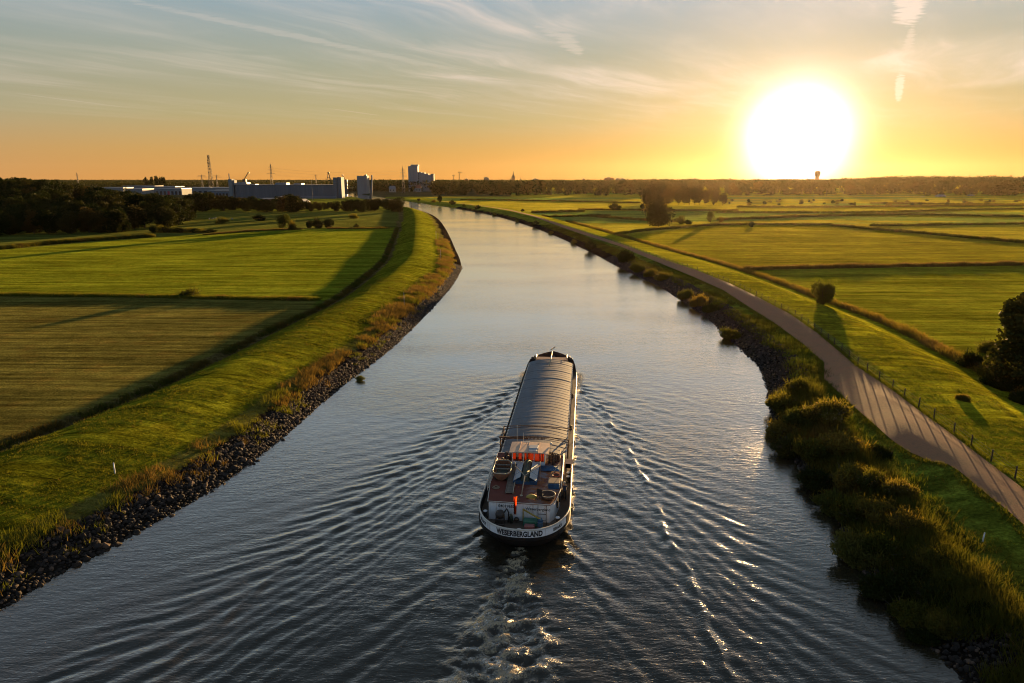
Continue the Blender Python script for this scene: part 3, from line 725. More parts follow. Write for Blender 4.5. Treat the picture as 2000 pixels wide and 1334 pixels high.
# bushes further up the right waterline
bank2 = [(1222, 512, 3.7, 4.0, 'dark round bush at the far start of the right stone bank', B_bank[1]), (1246, 527, 2.6, 2.6, 'middle bush behind the dark round one on the waterline', B_bank[2]),
         (1268, 537, 2.5, 2.4, 'low olive bush third in the waterline row', B_bank[3]), (1292, 545, 2.4, 2.2, 'last bush of the far waterline row', B_bank[0]),
         (1340, 578, 2.3, 2.3, 'pale willowy bush at the bend of the right waterline', B_bank[2]), (1362, 592, 2.6, 2.6, 'broad olive bush dipping over the water', B_bank[3]),
         (1385, 604, 2.2, 2.0, 'small bush beside the broad olive one', B_bank[1]), (1428, 650, 2.4, 1.9, 'reddish low bush alone on the stone slope', B_bank[0])]
for px, py, r_, h_, lb_, me_ in bank2: place_bush(me_, px, py, r_, h_, lb_, 'bushes on the right waterline')
far_bank = [(1155, 487, 3.0, 3.2), (1120, 474, 2.2, 1.8), (1045, 441, 2.6, 2.6), (1075, 455, 2.2, 1.6), (1010, 432, 2.4, 2.0), (965, 420, 2.4, 2.0), (932, 411, 3.4, 3.4), (907, 406, 3.0, 2.6), (885, 402, 4.0, 4.2), (846, 397, 3.5, 3.0), (818, 394, 3.5, 3.0)]
for i, (px, py, r_, h_) in enumerate(far_bank):
    place_bush(B_small[i % 2], px, py, r_, h_, 'small dark bush on the distant right bank of the river', 'bushes on the distant bank', zpx=.6)
t_ = place_tree(T_row[0], *U(859, 399, .6), 9.0, 'single upright dark tree on the far right bank', name='tree', wide=.8)
# meadow bushes and trees on the right
place_bush(B_round, 1605, 598, 2.5, 5.0, 'solitary round bush by the ditch in the right meadow')
meadow = [(1203, 411, 6.5, 6.0, 'low broad dark bush alone in the far meadow', B_small[0]), (1020, 413, 2.2, 2.4, 'tiny bush beside the distant path', B_small[0]),
          (1330, 437, 4.0, 4.6, 'round bush just right of the large lone tree', B_small[1]), (1345, 438, 3.0, 2.6, 'smaller bush touching the round bush', B_small[0]),
          (1407, 434, 2.0, 3.4, 'tiny tree-like bush right of the small conical tree', B_small[1]), (1468, 443, 2.4, 3.2, 'small dark bush on the ditch under the sun', B_small[0]),
          (1255, 408, 3.2, 5.0, 'slim dark bush left of the lone tree, before the grove', B_small[0]),
          (1880, 812, 1.1, .8, 'low tussock bush on the grass beside the fence', B_bank[3])]
for px, py, r_, h_, lb_, me_ in meadow: place_bush(me_, px, py, r_, h_, lb_, zpx=.9)
place_tree(T_lone[0], *U(1286, 443, .9), 16.0, 'large lone spreading tree in the middle of the right meadow', wide=1.1)
place_tree(T_willow[0], *U(1387, 437, .9), 8.0, 'small conical tree with a long shadow in the right meadow', wide=.75)
for k, (px, py, h_) in enumerate([(1262, 399, 17), (1275, 398, 20), (1290, 398, 23), (1306, 398, 21)]):
    place_tree(T_wood[k % 4], *U(px, py, 1), h_ * .92, 'broadleaf tree of the dark grove behind the large lone tree', group='trees of the dark grove', wide=1.1)
for k, px in enumerate([1326, 1336, 1346, 1357, 1367, 1377, 1394, 1411]):
    place_tree(T_row[k % 3], *U(px, 400 + (k > 5), 1), [17, 18, 17, 18, 17, 16, 15, 13][k], 'slender tree with bare trunk in the meadow row below the sun', group='trees of the meadow row', wide=.9)
for k in range(46):
    px = RNG.uniform(1380, 2010); py = RNG.uniform(391, 402)
    place_bush(B_small[k % 2], px, py, RNG.uniform(2, 4), RNG.uniform(1.5, 3.5), 'tiny dark bush scattered over the farthest right meadows', 'bushes on the farthest meadows', zpx=1)
# big dark tree and undergrowth at the right edge of the picture
place_tree(T_near[0], *U(2000, 752, .8), 13.8, 'big dark broadleaf tree at the right edge by the ditch', wide=1.2)
place_tree(T_near[1], *U(2120, 705, .8), 12.5, 'second dark broadleaf tree half hidden at the right edge', wide=1.1)
for k, (px, py, r_, h_) in enumerate([(1905, 715, 2.4, 2.6), (1935, 735, 2.6, 2.8), (1965, 760, 2.8, 2.6), (1925, 690, 2.0, 2.2), (2000, 790, 2.4, 2.0)]):
    place_bush(B_bank[(k * 2 + 1) % 4], px, py, r_, h_, 'dark bush of the undergrowth below the big right tree', 'undergrowth bushes', zpx=.9)

# ---- wood on the left
def top_row(px):
    return np.interp(px, [-300, 0, 60, 110, 150, 200, 250, 300, 340, 370, 420], [346, 349, 350, 353, 361, 368, 374, 379, 385, 391, 402])
front = lambda px: np.interp(px, [-300, -60, 40, 180, 300, 372], [478, 464, 457, 456, 452, 436])
back = lambda px: np.interp(px, [-300, 0, 200, 300, 372], [392, 394, 400, 408, 420])
cnt = 0; placed = []
tries = 0
while cnt < 100 and tries < 6000:
    tries += 1
    px = RNG.uniform(-70, 372); f_ = RNG.uniform(0, 1) ** 1.7
    py = front(px) * (1 - f_) + back(px) * f_
    x, y = U(px, py, 1)
    if any((x - a) ** 2 + (y - b) ** 2 < (5.5 + f_ * 2) ** 2 for a, b in placed): continue
    h_ = min(height_at(top_row(px), y) - 1.0, 12.5 + 16 * f_) * RNG.uniform(.86, 1.04)
    h_ = max(h_, 6.5)
    placed.append((x, y)); cnt += 1
    place_tree(T_wood[RNG.integers(6)], x, y, h_, 'broadleaf tree in the dense dark wood on the left', group='trees of the left wood', wide=1.15)
for k, px in enumerate(np.linspace(300, 408, 9)):
    place_bush(B_small[k % 2], px, 454, 4.0, 3.6 - k * .22, 'low dark bush tapering off the corner of the left wood', 'bushes at the corner of the wood', zpx=1)
for k in range(44):                                                  # taller trees deep in the wood
    px = -60 + k * 10 + RNG.uniform(-4, 4); py = np.interp(px, [-60, 200, 380], [402, 408, 418]) + RNG.uniform(-3, 6); x, y = U(px, py, 1)
    place_tree(T_wood[RNG.integers(6)], x, y, max(7, height_at(top_row(px), y) - 1 + RNG.uniform(-1.5, .6)), 'broadleaf tree in the dense dark wood on the left', group='trees of the left wood', wide=1.1)
# tree belt in front of the warehouse
for k in range(46):
    px = 376 + k * 8.9 + RNG.uniform(-3, 3)
    top = np.interp(px, [370, 385, 410, 440, 470, 500, 530, 560, 575, 600, 640, 700, 740, 785], [383, 375, 377, 383, 385, 386, 391, 380, 381, 393, 394, 391, 390, 388]) + RNG.uniform(-1.5, 3)
    x, y = U(px, 415 - RNG.uniform(0, 7), 1)
    place_tree(T_wood[RNG.integers(6)], x, y, max(4, height_at(top, y) - .6), 'tree in the belt before the long grey warehouse', group='trees of the warehouse belt', wide=1.15)
# free-standing growth in the left field
place_tree(T_willow[1], *U(553, 449, .9), 9.0, 'pale willow standing free in the left meadow', wide=1.1)
for px, py, r_, h_, lb_, me_ in [(570, 449, 3.2, 4.6, 'bush beside the pale willow', B_small[1]), (604, 446, 3.6, 4.4, 'dark round bush left of the wide dark clump', B_small[0]), (622, 446, 4.0, 5.4, 'left half of the wide dark clump of bushes', B_small[0]),
                               (642, 445, 5.0, 5.0, 'right half of the wide dark clump of bushes', B_small[0]), (695, 446, 1.9, 2.4, 'tiny bush near the foot of the left dike', B_small[0]), (509, 431, 4.8, 4.2, 'flat dark bush behind the pale willow', B_small[0]),
                               (430, 436, 5.0, 3.6, 'low dark bush by the pale dots of the rough pasture', B_small[1]), (690, 427, 5.0, 3.2, 'brownish low bush before the tree belt', B_small[1]), (378, 580, 3.0, 1.9, 'orange brown bush on the edge of the stubble field', B_small[1]),
                               (704, 741, .75, .7, 'yellow green tuft growing at the left waterline', B_bank[2])]:
    place_bush(me_, px, py, r_, h_, lb_, zpx=.15 if py == 741 else .9)

# ---- distant belts of trees
for k in range(72):
    px = 846 + k * 16.4 + RNG.uniform(-5, 5); dist = RNG.uniform(1150, 1330)
    place_far(at_dist(px, dist), dist, RNG.uniform(14, 24), 'tree in the distant dark belt behind the right meadows', 'trees of the distant right belt', wide=1.25)
place_far(at_dist(1246, 1250), 1250, 25, 'tallest domed tree rising from the distant belt', None, wide=.9)
for k in range(26):
    px = 660 + k * 8 + RNG.uniform(-3, 3); dist = RNG.uniform(1480, 1560)
    place_far(at_dist(px, dist), dist, RNG.uniform(7, 11), 'tree at the foot of the pale silos', 'trees near the silos', wide=1.4)
for k, px in enumerate([284, 297, 306, 314, 321]):
    place_far(at_dist(px, 1700), 1700, [29, 30, 32, 31, 28][k], 'tall tree of the rounded clump on the left skyline', 'tall skyline clump', wide=.55)
def far_wood(seed, x0, x1, d0, d1, hfun, n):
    rng = np.random.default_rng(seed)
    px = rng.uniform(x0, x1, n); dist = rng.uniform(d0, d1, n)
    cx = (px - 1000) / F * dist * CP
    crown = fbm(cx / 26, dist / 26, seed); h = hfun(px) * (.62 + .55 * crown)
    P = np.column_stack([cx, dist, 1.0 + h * np.sqrt(rng.uniform(.1, 1, n))])
    V, F_ = leaf_quads(rng, P, 3.4)
    me = np_mesh("far_woods", V, [F_], [M_leaf_dark])
    return tag(link("far_woods", me), kind='stuff', label='distant woods along the horizon', cat='woods')
far_wood(101, -150, 2200, 2600, 5200, lambda px: 17 + 9 * sst(px, 1550, 1750) * (1 - sst(px, 1930, 2100)), 60000)
far_wood(102, 690, 2150, 1450, 2000, lambda px: 23 + 2 * sst(px, 1150, 1300) + 7 * sst(px, 1600, 1750), 60000)
far_wood(103, -60, 690, 1850, 2450, lambda px: 15 + 0 * px, 16000)

# ---- reeds, tall grass and tussocks
def blades(rng, pos, h, n_per, spread, wid, lean=.35):
    """tufts of thin blades"""
    n = len(pos); N = n * n_per
    c = np.repeat(pos, n_per, 0); hh = np.repeat(h, n_per) * rng.uniform(.55, 1.15, N)
    off = rng.normal(size=(N, 2)) * spread; an = rng.uniform(0, 6.28, N)
    tip = off * 1.2 + rng.normal(size=(N, 2)) * (hh * lean)[:, None]
    w2 = wid * rng.uniform(.6, 1.4, N)
    A = np.column_stack([c[:, 0] + off[:, 0] + np.cos(an) * w2, c[:, 1] + off[:, 1] + np.sin(an) * w2, c[:, 2] - .05])
    B = np.column_stack([c[:, 0] + off[:, 0] - np.cos(an) * w2, c[:, 1] + off[:, 1] - np.sin(an) * w2, c[:, 2] - .05])
    T = np.column_stack([c[:, 0] + tip[:, 0], c[:, 1] + tip[:, 1], c[:, 2] + hh])
    return np.stack([A, B, T], 1).reshape(-1, 3), np.arange(3 * N).reshape(-1, 3)
def along(rng, line, n, s0, s1, dens=None):
    """random points beside a polyline, between offsets s0 and s1 to its left"""
    seg = np.linalg.norm(np.diff(line, axis=0), axis=1); cum = np.concatenate([[0], np.cumsum(seg)])
    s = rng.uniform(0, cum[-1], n); i = np.clip(np.searchsorted(cum, s) - 1, 0, len(seg) - 1)
    f_ = ((s - cum[i]) / seg[i])[:, None]; p = line[i] * (1 - f_) + line[i + 1] * f_
    tdir = (line[i + 1] - line[i]) / seg[i][:, None]
    nrm = np.column_stack([-tdir[:, 1], tdir[:, 0]])
    return p + nrm * rng.uniform(s0, s1, n)[:, None]
def clip_line(line, ymax, ymin=20): 
    return line[(line[:, 1] < ymax) & (line[:, 1] > ymin)]
def strip(name, line, n, s0, s1, h, n_per, spread, wid, mats, seed, label, gap=.0, mixf=.0):
    rng = np.random.default_rng(seed)
    P = along(rng, line, n, s0, s1)
    k = fbm(P[:, 0] / 5, P[:, 1] / 5, seed) > gap
    P = P[k]; z = land(P)[0]; ok = z > .05; P, z = P[ok], z[ok]
    hh = h * (.55 + .9 * fbm(P[:, 0] / 3, P[:, 1] / 3, seed + 5))
    V, F_ = blades(rng, np.column_stack([P, z]), hh, n_per, spread, wid)
    mi = (np.repeat(vnoise(P[:, 0] / 4, P[:, 1] / 4, seed + 9), n_per) < mixf).astype(int)
    return tag(link(name, np_mesh(name, V, [F_], mats, mi)), kind='stuff', label=label, cat='reeds')
WLn = clip_line(WL, 330); WLn2 = clip_line(WL, 100)
strip("tall_grass", WLn, 2800, 2.9, 6.2, .85, 14, .30, .035, [M_reed, M_grass], 201, 'golden tall grass above the left stones', .44, .36)
strip("tall_grass", clip_line(WL, 330, 130), 2400, 2.2, 8.0, .8, 12, .35, .05, [M_reed, M_grass], 202, 'tall grass on the far left bank', .46, .30)
strip("reeds", clip_line(DL, 420), 2600, -.2, 1.1, .62, 14, .35, .045, [M_reed, M_leaf_bank], 203, 'brown reeds in the ditch behind the left dike', .30, .45)
strip("reeds", clip_line(HR, 480), 4200, -1.4, .6, 1.1, 14, .40, .05, [M_leaf_bank, M_reed], 204, 'reeds in the ditch below the right dike', .22, .30)
strip("tall_grass", clip_line(WR, 420), 5200, -8.5, -3.5, .7, 12, .35, .04, [M_leaf_bank, M_grass], 205, 'rough growth on the right river slope', .35, .45)
strip("tall_grass", clip_line(WR, 92), 3200, -6.2, -.8, 1.2, 16, .35, .03, [M_leaf_bank, M_reed], 206, 'rank weeds filling the gaps of the right thicket', .30, .22)
strip("tall_grass", clip_line(WL, 200), 900, 1.2, 4.2, .5, 12, .22, .03, [M_grass, M_reed], 207, 'weeds growing between the left stones', .52, .45)
for k_, (ed, sd_) in enumerate(((PATH_L, (-.05, .7)), (PATH_R, (-.7, .05)))):
    ln = np.array([U(x, y, 3.05) for x, y in ed]); strip("grass", ln[(ln[:, 1] < 260) & (ln[:, 1] > 22)], 2600, sd_[0], sd_[1], .30, 9, .16, .03, [M_grass, M_reed], 230 + k_, 'ragged grass creeping over the edge of the path', .30, .12)
ditches = [([(1454, 527), (1560, 525), (1700, 523), (1850, 520), (2000, 517.5), (2300, 513)], 3000, 1.4, M_reed), ([(1202, 458), (1270, 450), (1330, 445), (1400, 440), (1500, 438.5), (1610, 439)], 2200, 1.2, M_leaf_bank),
           ([(1610, 439), (1700, 448), (1800, 457), (1900, 466), (2000, 475), (2300, 503)], 2400, 1.5, M_leaf_bank), ([(1400, 430), (1520, 426), (1640, 422), (1760, 420), (1880, 422), (2000, 424)], 2200, 1.8, M_leaf_bank),
           ([(1700, 442), (1850, 440), (2000, 438), (2300, 432)], 1500, 1.6, M_leaf_bank), ([(1400, 415.5), (1560, 416), (1730, 415), (1900, 410), (2100, 408)], 1900, 1.8, M_leaf_bank),
           ([(900, 391), (1000, 392), (1100, 394), (1250, 397)], 1500, 1.8, M_leaf_bank), ([(1040, 416), (1100, 414.5), (1140, 414)], 900, 1.8, M_leaf_bank), ([(1155, 424), (1200, 427), (1257, 431), (1320, 433)], 1400, 1.5, M_leaf_bank), ([(1060, 424), (1120, 424), (1190, 422)], 700, 1.6, M_leaf_bank),
           ([(1440, 405), (1600, 405.5), (1800, 404), (2050, 402)], 1700, 2.0, M_leaf_bank), ([(1700, 398), (1850, 399.5), (2050, 401)], 900, 2.0, M_leaf_bank), ([(1130, 410), (1220, 411), (1300, 412), (1440, 412)], 1000, 1.8, M_leaf_bank),
           ([(-60, 489), (0, 488), (90, 478), (200, 469), (300, 463)], 2600, 1.6, M_leaf_bank), ([(-100, 577), (100, 578.5), (300, 581), (470, 584), (622, 587)], 2400, .8, M_grass), ([(640, 447), (700, 447), (760, 446)], 500, 1.0, M_leaf_bank), ([(400, 459), (500, 451), (590, 448)], 800, .9, M_reed)]
for k, (pts, n_, h_, m_) in enumerate(ditches):
    ln = px_line(pts, .9, 6.0); far_ = np.median(ln[:, 1])
    strip("reeds", ln, n_, -.9 - far_ / 900, .9 + far_ / 900, h_, 9, .45, .04 + far_ * .00022, [m_, M_reed], 300 + k, 'overgrown ditch between meadows', .12, .25)
# short tufts over the near grass
rng = np.random.default_rng(400)
P = np.vstack([along(rng, clip_line(WL, 190), 18000, 4.0, 24.0), along(rng, clip_line(WR, 200), 24000, -27.0, -6.0)])
lz = land(P); pathp = np.vstack([[U(x, y, 3.05) for x, y in PATH_L], [U(x, y, 3.05) for x, y in PATH_R][::-1]])
ok = (lz[2] != 0) & (lz[0] > 1.0) & ~inside(P, pathp) & (fbm(P[:, 0] / 4, P[:, 1] / 4, 8) > .38)
P = P[ok]; z = lz[0][ok]
V, F_ = blades(rng, np.column_stack([P, z]), np.full(len(P), .16), 6, .16, .03, .5)
tag(link("grass", np_mesh("grass", V, [F_], [M_grass, M_reed], (np.repeat(rng.uniform(size=len(P)), 6) < .03).astype(int))), kind='stuff', label='short tussocky grass on the dikes', cat='grass')

# ---- stones of the banks
def rock_variant(seed, n=2):
    import bmesh
    bm = bmesh.new(); bmesh.ops.create_icosphere(bm, subdivisions=n, radius=.5)
    rng = np.random.default_rng(seed); pl_ = rng.normal(size=(9, 3)); pl_ /= np.linalg.norm(pl_, axis=1)[:, None]; dd = rng.uniform(.26, .42, 9)
    for v in bm.verts:
        for a, d_ in zip(pl_, dd):
            s = float(np.dot(a, v.co)); 
            if s > d_: v.co -= Vector(a) * (s - d_)
        v.co.z *= .75
    me = bpy.data.meshes.new("riprap_stone"); bm.to_mesh(me); bm.free(); return me
M_stone = pmat("bank_stone", (.036, .027, .021), .8, .5, 2.0, (.014, .012, .011), bump=.4, spec=.2)
M_stone2 = pmat("bank_stone_pale", (.12, .080, .056), .8, .4, 2.0, (.06, .042, .032), bump=.3, spec=.2)
rocks = [rock_variant(500 + k) for k in range(6)]
for k, r_ in enumerate(rocks): r_.materials.append(M_stone2 if k == 0 else M_stone)
rng = np.random.default_rng(510)
PL = along(rng, clip_line(WL, 240), 21000, -.5, 3.9); PR = along(rng, clip_line(WR, 260), 21000, -6.0, .4)
ALL = np.vstack([PL, PR]); lz = land(ALL); zz = lz[0]
keep = (np.hypot(ALL[:, 0], ALL[:, 1]) > 30) & (lz[1] * (lz[0] > 0) < np.where(ALL[:, 0] < -8, np.interp(ALL[:, 1], [50, 110], [4.1, 2.9]), 9))
ALL, zz = ALL[keep], zz[keep]
dist = np.hypot(ALL[:, 0], ALL[:, 1]); 
inview = (np.abs(ALL[:, 0]) < ALL[:, 1] * .76) & (ALL[:, 1] > 37)
size = rng.uniform(.16, .44, len(ALL)) * (1 + .5 * (rng.uniform(size=len(ALL)) < .08)) * (1 + .25 * (dist > 120)); order = np.argsort(-(size / dist) * inview)
single, rest = order[:300], order[300:]
for i in single:
    o = link("riprap_stone", rocks[rng.integers(6)], None, (ALL[i, 0], ALL[i, 1], zz[i] + .02), tuple(rng.uniform(0, 6.28, 3)), (size[i] * 1.25,) * 3)
    tag(o, 'dark angular stone on the nearest stretch of the river bank', 'stone', 'stones of the river bank')
base_v = [np.array([v.co for v in rock_variant(520 + k, 1).vertices]) for k in range(4)]
tri = rock_variant(520, 1); base_f = np.array([list(p.vertices) for p in tri.polygons])
Vs, Fs, n0 = [], [], 0
for k in range(4):
    ii = rest[k::4]; n = len(ii)
    an = rng.uniform(0, 6.28, n); ca_, sa_ = np.cos(an), np.sin(an); b = base_v[k]
    s = size[ii][:, None] * rng.uniform(.8, 1.3, (n, 1))
    x = b[None, :, 0] * ca_[:, None] - b[None, :, 1] * sa_[:, None]; y = b[None, :, 0] * sa_[:, None] + b[None, :, 1] * ca_[:, None]
    Vk = np.stack([x * s + ALL[ii, 0][:, None], y * s + ALL[ii, 1][:, None], b[None, :, 2] * s + zz[ii][:, None]], 2).reshape(-1, 3)
    Fk = (base_f[None] + (np.arange(n) * len(b))[:, None, None]).reshape(-1, 3) + n0
    Vs.append(Vk); Fs.append(Fk); n0 += len(Vk)
nf = sum(len(f) for f in Fs)
tag(link("riprap", np_mesh("riprap", np.vstack(Vs), [np.vstack(Fs)], [M_stone, M_stone2], np.repeat(rng.uniform(size=nf // len(base_f)) < .10, len(base_f)).astype(int))), kind='stuff', label='dark broken stones lining both river banks', cat='stones')
# ================================================================== the barge
M_hull = pmat("hull_black", (.010, .010, .011), .6, .4, 1.2, (.018, .013, .010), bump=.15, spec=.2)
M_white = pmat("white_paint", (.74, .76, .78), .5, .2, 1.5, (.62, .62, .60))
def worn_white():
    m_ = bpy.data.materials.new("worn_white_paint"); m_.use_nodes = True; t = NT(m_.node_tree)
    co = t.n('ShaderNodeTexCoord').outputs['Object']
    run = t.noise(t.mapping(co, scale=(5, 5, .35)), 1.0, 5.0, .65)
    c = t.mix(t.mr(t.noise(co, 1.2, 5.0), .35, .7), (.74, .76, .78), (.60, .61, .60))
    c = t.mix(t.m('MULTIPLY', t.mr(run, .52, .72), .75), c, (.30, .17, .09))
    c = t.mix(t.mr(t.noise(co, 7.0, 5.0, .7), .62, .75, 0, .7), c, (.16, .08, .045))
    t.n('ShaderNodeOutputMaterial', {'Surface': t.n('ShaderNodeBsdfPrincipled', {'Base Color': c, 'Roughness': .55})}); return m_
M_worn = worn_white()
M_rail = pmat("rail_paint", (.62, .58, .50), .35, .2, 2.0)
M_deck = pmat("deck_brown", (.115, .080, .055), .7, .4, 1.2, (.070, .055, .042), bump=.2)
M_side = pmat("gangway_grey", (.16, .135, .11), .65, .4, 1.0, (.09, .078, .066), bump=.2)
M_hatch = pmat("hatch_grey", (.155, .180, .210), .75, .25, .7, (.145, .150, .160), bump=.06, stretch=(1, .25, 1), spec=.2)
M_coam = pmat("coaming_grey", (.15, .14, .13), .55, .4, 1.5, (.12, .075, .05))
M_rust = pmat("rusty_steel", (.115, .055, .028), .7, .5, 2.0, (.06, .032, .02), bump=.3)
M_dark = pmat("dark_iron", (.020, .018, .017), .55, .4, 3.0, (.045, .028, .018))
M_roofpt = pmat("wheelhouse_roof", (.70, .50, .36), .8, .15, 1.0, (.60, .42, .29), spec=.2)
M_orange = pmat("dinghy_orange", (.30, .115, .05), .5, .35, 2.0, (.17, .075, .04))
M_cream = pmat("cream_paint", (.42, .35, .25), .5, .3, 3.0)
M_dkgreen = pmat("dark_green", (.030, .045, .030), .6, .4, 2.0)
M_blue = pmat("blue_cover", (.018, .045, .095), .8, .4, 1.5, (.03, .10, .20), bump=.4)
M_wood = pmat("weathered_wood", (.17, .14, .11), .8, .4, 2.0, (.10, .085, .07), stretch=(1, .2, 1))
M_tan = pmat("tan_cover", (.28, .20, .13), .7, .3, 2.0)
M_skyl = pmat("skylight_panel", (.30, .35, .41), .7, .3, 2.0, (.42, .44, .44))
M_green = pmat("green_box", (.05, .18, .12), .5, .3, 3.0); M_pink = pmat("faded_red_box", (.28, .12, .12), .6, .3, 3.0)
M_yellow = pmat("yellow_canvas", (.42, .30, .05), .6, .3, 3.0)
M_letter = pmat("black_lettering", (.012, .012, .014), .5, .2)
M_skin = pmat("skin", (.42, .24, .17), .55, .1); M_hair = pmat("white_hair", (.42, .40, .37), .7, .2, 20)
M_shirt = pmat("navy_shirt", (.018, .026, .055), .85, .3, 6); M_trous = pmat("dark_trousers", (.022, .020, .020), .85, .3, 6)
def redeck_material():
    m_ = bpy.data.materials.new("red_deck"); m_.use_nodes = True; t = NT(m_.node_tree)
    co = t.n('ShaderNodeTexCoord').outputs['Object']
    sx = t.n('ShaderNodeSeparateXYZ', {0: co}).outputs[0]
    n1_ = t.noise(co, .9, 6.0, .65, .5)
    worn = t.m('MULTIPLY', t.mr(sx, -.2, .9, smooth=True), t.mr(n1_, .40, .62))
    c = t.mix(t.mr(t.noise(co, .5, 5.0), .35, .7), (.150, .042, .028), (.105, .036, .030))
    c = t.mix(worn, c, (.30, .12, .045))
    c = t.mix(t.m('MULTIPLY', t.mr(sx, -.2, .6, smooth=True), t.mr(t.noise(t.mapping(co, loc=(4, 2, 0)), .8, 6.0, .7), .48, .66)), c, (.20, .20, .22))
    c = t.mix(t.mr(t.noise(co, 9.0, 4.0), .6, .8, 0, .4), c, (.05, .03, .025))
    b = t.n('ShaderNodeBsdfPrincipled', {'Base Color': c, 'Roughness': t.mr(n1_, .3, .7, .65, .9), 'Specular IOR Level': .2})
    t.n('ShaderNodeOutputMaterial', {'Surface': b}); return m_
M_reddeck = redeck_material()
def glass_material():
    m_ = bpy.data.materials.new("window_glass"); m_.use_nodes = True; t = NT(m_.node_tree)
    fr = t.n('ShaderNodeFresnel', {'IOR': 1.45}).outputs[0]
    s_ = t.n('ShaderNodeMixShader', {0: fr, 1: t.n('ShaderNodeBsdfTransparent', {'Color': (.86, .90, .88, 1)}), 2: t.n('ShaderNodeBsdfGlossy', {'Roughness': .03})})
    t.n('ShaderNodeOutputMaterial', {'Surface': s_}); return m_
M_glass = glass_material()
def cloth_material(name, col, tcol, mixf=.6):
    m_ = bpy.data.materials.new(name); m_.use_nodes = True; t = NT(m_.node_tree)
    s_ = t.n('ShaderNodeMixShader', {0: mixf, 1: t.n('ShaderNodeBsdfDiffuse', {'Color': (*col, 1)}), 2: t.n('ShaderNodeBsdfTranslucent', {'Color': (*tcol, 1)})})
    t.n('ShaderNodeOutputMaterial', {'Surface': s_}); return m_
M_curtain = cloth_material("red_curtain", (.36, .035, .012), (.24, .022, .008), .5)

barge = thing('cargo_barge', 'long grey-hatched river cargo barge with white stern and red rear deck', 'barge', (BX, BY, 0), -BH)
def BL(px, py, z):
    """pixel of the photograph and height -> barge's own coordinates"""
    x, y = U(px, py, z); a, b = to_local(x, y); return (a, b, z)

HALF = 3.92
def outline(y0=-1.45, y1=55.5, n=30):
    """starboard half-breadths from stern to bow"""
    pts = []
    for k in range(n + 1):                                            # round stern
        a = math.pi / 2 * k / n; pts.append((HALF * math.sin(a) ** .82, 3.4 - (3.4 - y0) * math.cos(a)))
    for y in np.linspace(6, 45, 22): pts.append((HALF, y))
    for y, b in [(46.5, 3.90), (48, 3.82), (49.5, 3.65), (51, 3.32), (52.2, 2.85), (53.2, 2.25), (54.2, 1.45), (54.9, .80), (55.5, .0)]: pts.append((b, y))
    return pts
SB = outline()
RING = [(x, y) for x, y in SB] + [(-x, y) for x, y in SB[-2:0:-1]]      # starboard stern->bow, then port bow->stern
def scaled(ring, dz_in, stern_pull=0.0, bow_pull=0.0):
    out = []
    for x, y in ring:
        s = sst(np.array(y), 6, -1.5) if False else max(0.0, min(1.0, (5 - y) / 6.5)); b = max(0.0, min(1.0, (y - 48) / 7.5))
        out.append((x * (1 - dz_in) * (1 - .22 * s * (stern_pull > 0)) * (1 - .12 * b * (bow_pull > 0)), y + stern_pull * s - bow_pull * b))
    return out
def sheer(y):
    """height of the deck edge"""
    return 1.28 + .35 * max(0, (y - 44) / 11.5) ** 1.3 + .12 * max(0, (4 - y) / 5)
mb = MB()
r0 = scaled(RING, .10, 2.6, 2.0); r1 = scaled(RING, .015, 1.5, .9); r2 = RING
mb.loft([[(x, y, -1.2) for x, y in r0], [(x, y, .05) for x, y in r1], [(x, y, .75) for x, y in scaled(RING, .003, .35, .3)], [(x, y, sheer(y)) for x, y in r2]])
for s in (-1, 1):                                                     # rubbing strake
    mb.loft([[(s * (x + a), y, sheer(y) - .12 + c) for (x, y) in SB[16:60]] for a, c in ((0, 0), (.09, .02), (.09, .10), (0, .12))], closed=False)
mb.build('hull', M_hull, barge)
def strip_along(ring, offs_in, z0f, z1f, th):
    """upright plate that follows the outline"""
    m_ = MB(); n = len(ring)
    A = []
    for i, (x, y) in enumerate(ring):
        p, q_ = ring[max(i - 1, 0)], ring[min(i + 1, n - 1)]
        tx_, ty_ = q_[0] - p[0], q_[1] - p[1]; l_ = math.hypot(tx_, ty_) or 1
        nx_, ny_ = ty_ / l_, -tx_ / l_                                # outward for a stern->bow starboard run
        A.append((x, y, nx_, ny_))
    o = [(x + nx_ * offs_in, y + ny_ * offs_in) for x, y, nx_, ny_ in A]
    i_ = [(x + nx_ * (offs_in - th), y + ny_ * (offs_in - th)) for x, y, nx_, ny_ in A]
    rings = [[(p[0], p[1], z0f(p[1])) for p in o], [(p[0], p[1], z1f(p[1])) for p in o], [(p[0], p[1], z1f(p[1])) for p in i_], [(p[0], p[1], z0f(p[1])) for p in i_]]
    m_.loft(rings, closed=False, smooth=False)
    return m_
stern = [(-x, y) for x, y in SB[22:0:-1]] + SB[:23]                   # port shoulder round the stern to starboard
def bul_top(y): return 2.32 - .28 * max(0, min(1, (y - 1) / 10)) 
strip_along(stern, .012, lambda y: 1.66 + 0 * y, bul_top, .09).build('stern_band', M_worn, barge)
strip_along(stern, .008, lambda y: sheer(y) - .02, lambda y: 1.658 + 0 * y, .08).build('bulwark', M_hull, barge)
for s in (-1, 1):
    side_ = [p for p in SB[22:] if p[1] < 13.5]
    side_ = side_ if s > 0 else [(-x, y) for x, y in side_[::-1]]
    strip_along(side_, .012, lambda y: sheer(y) - .02, bul_top, .07).build('bulwark', M_hull, barge, )
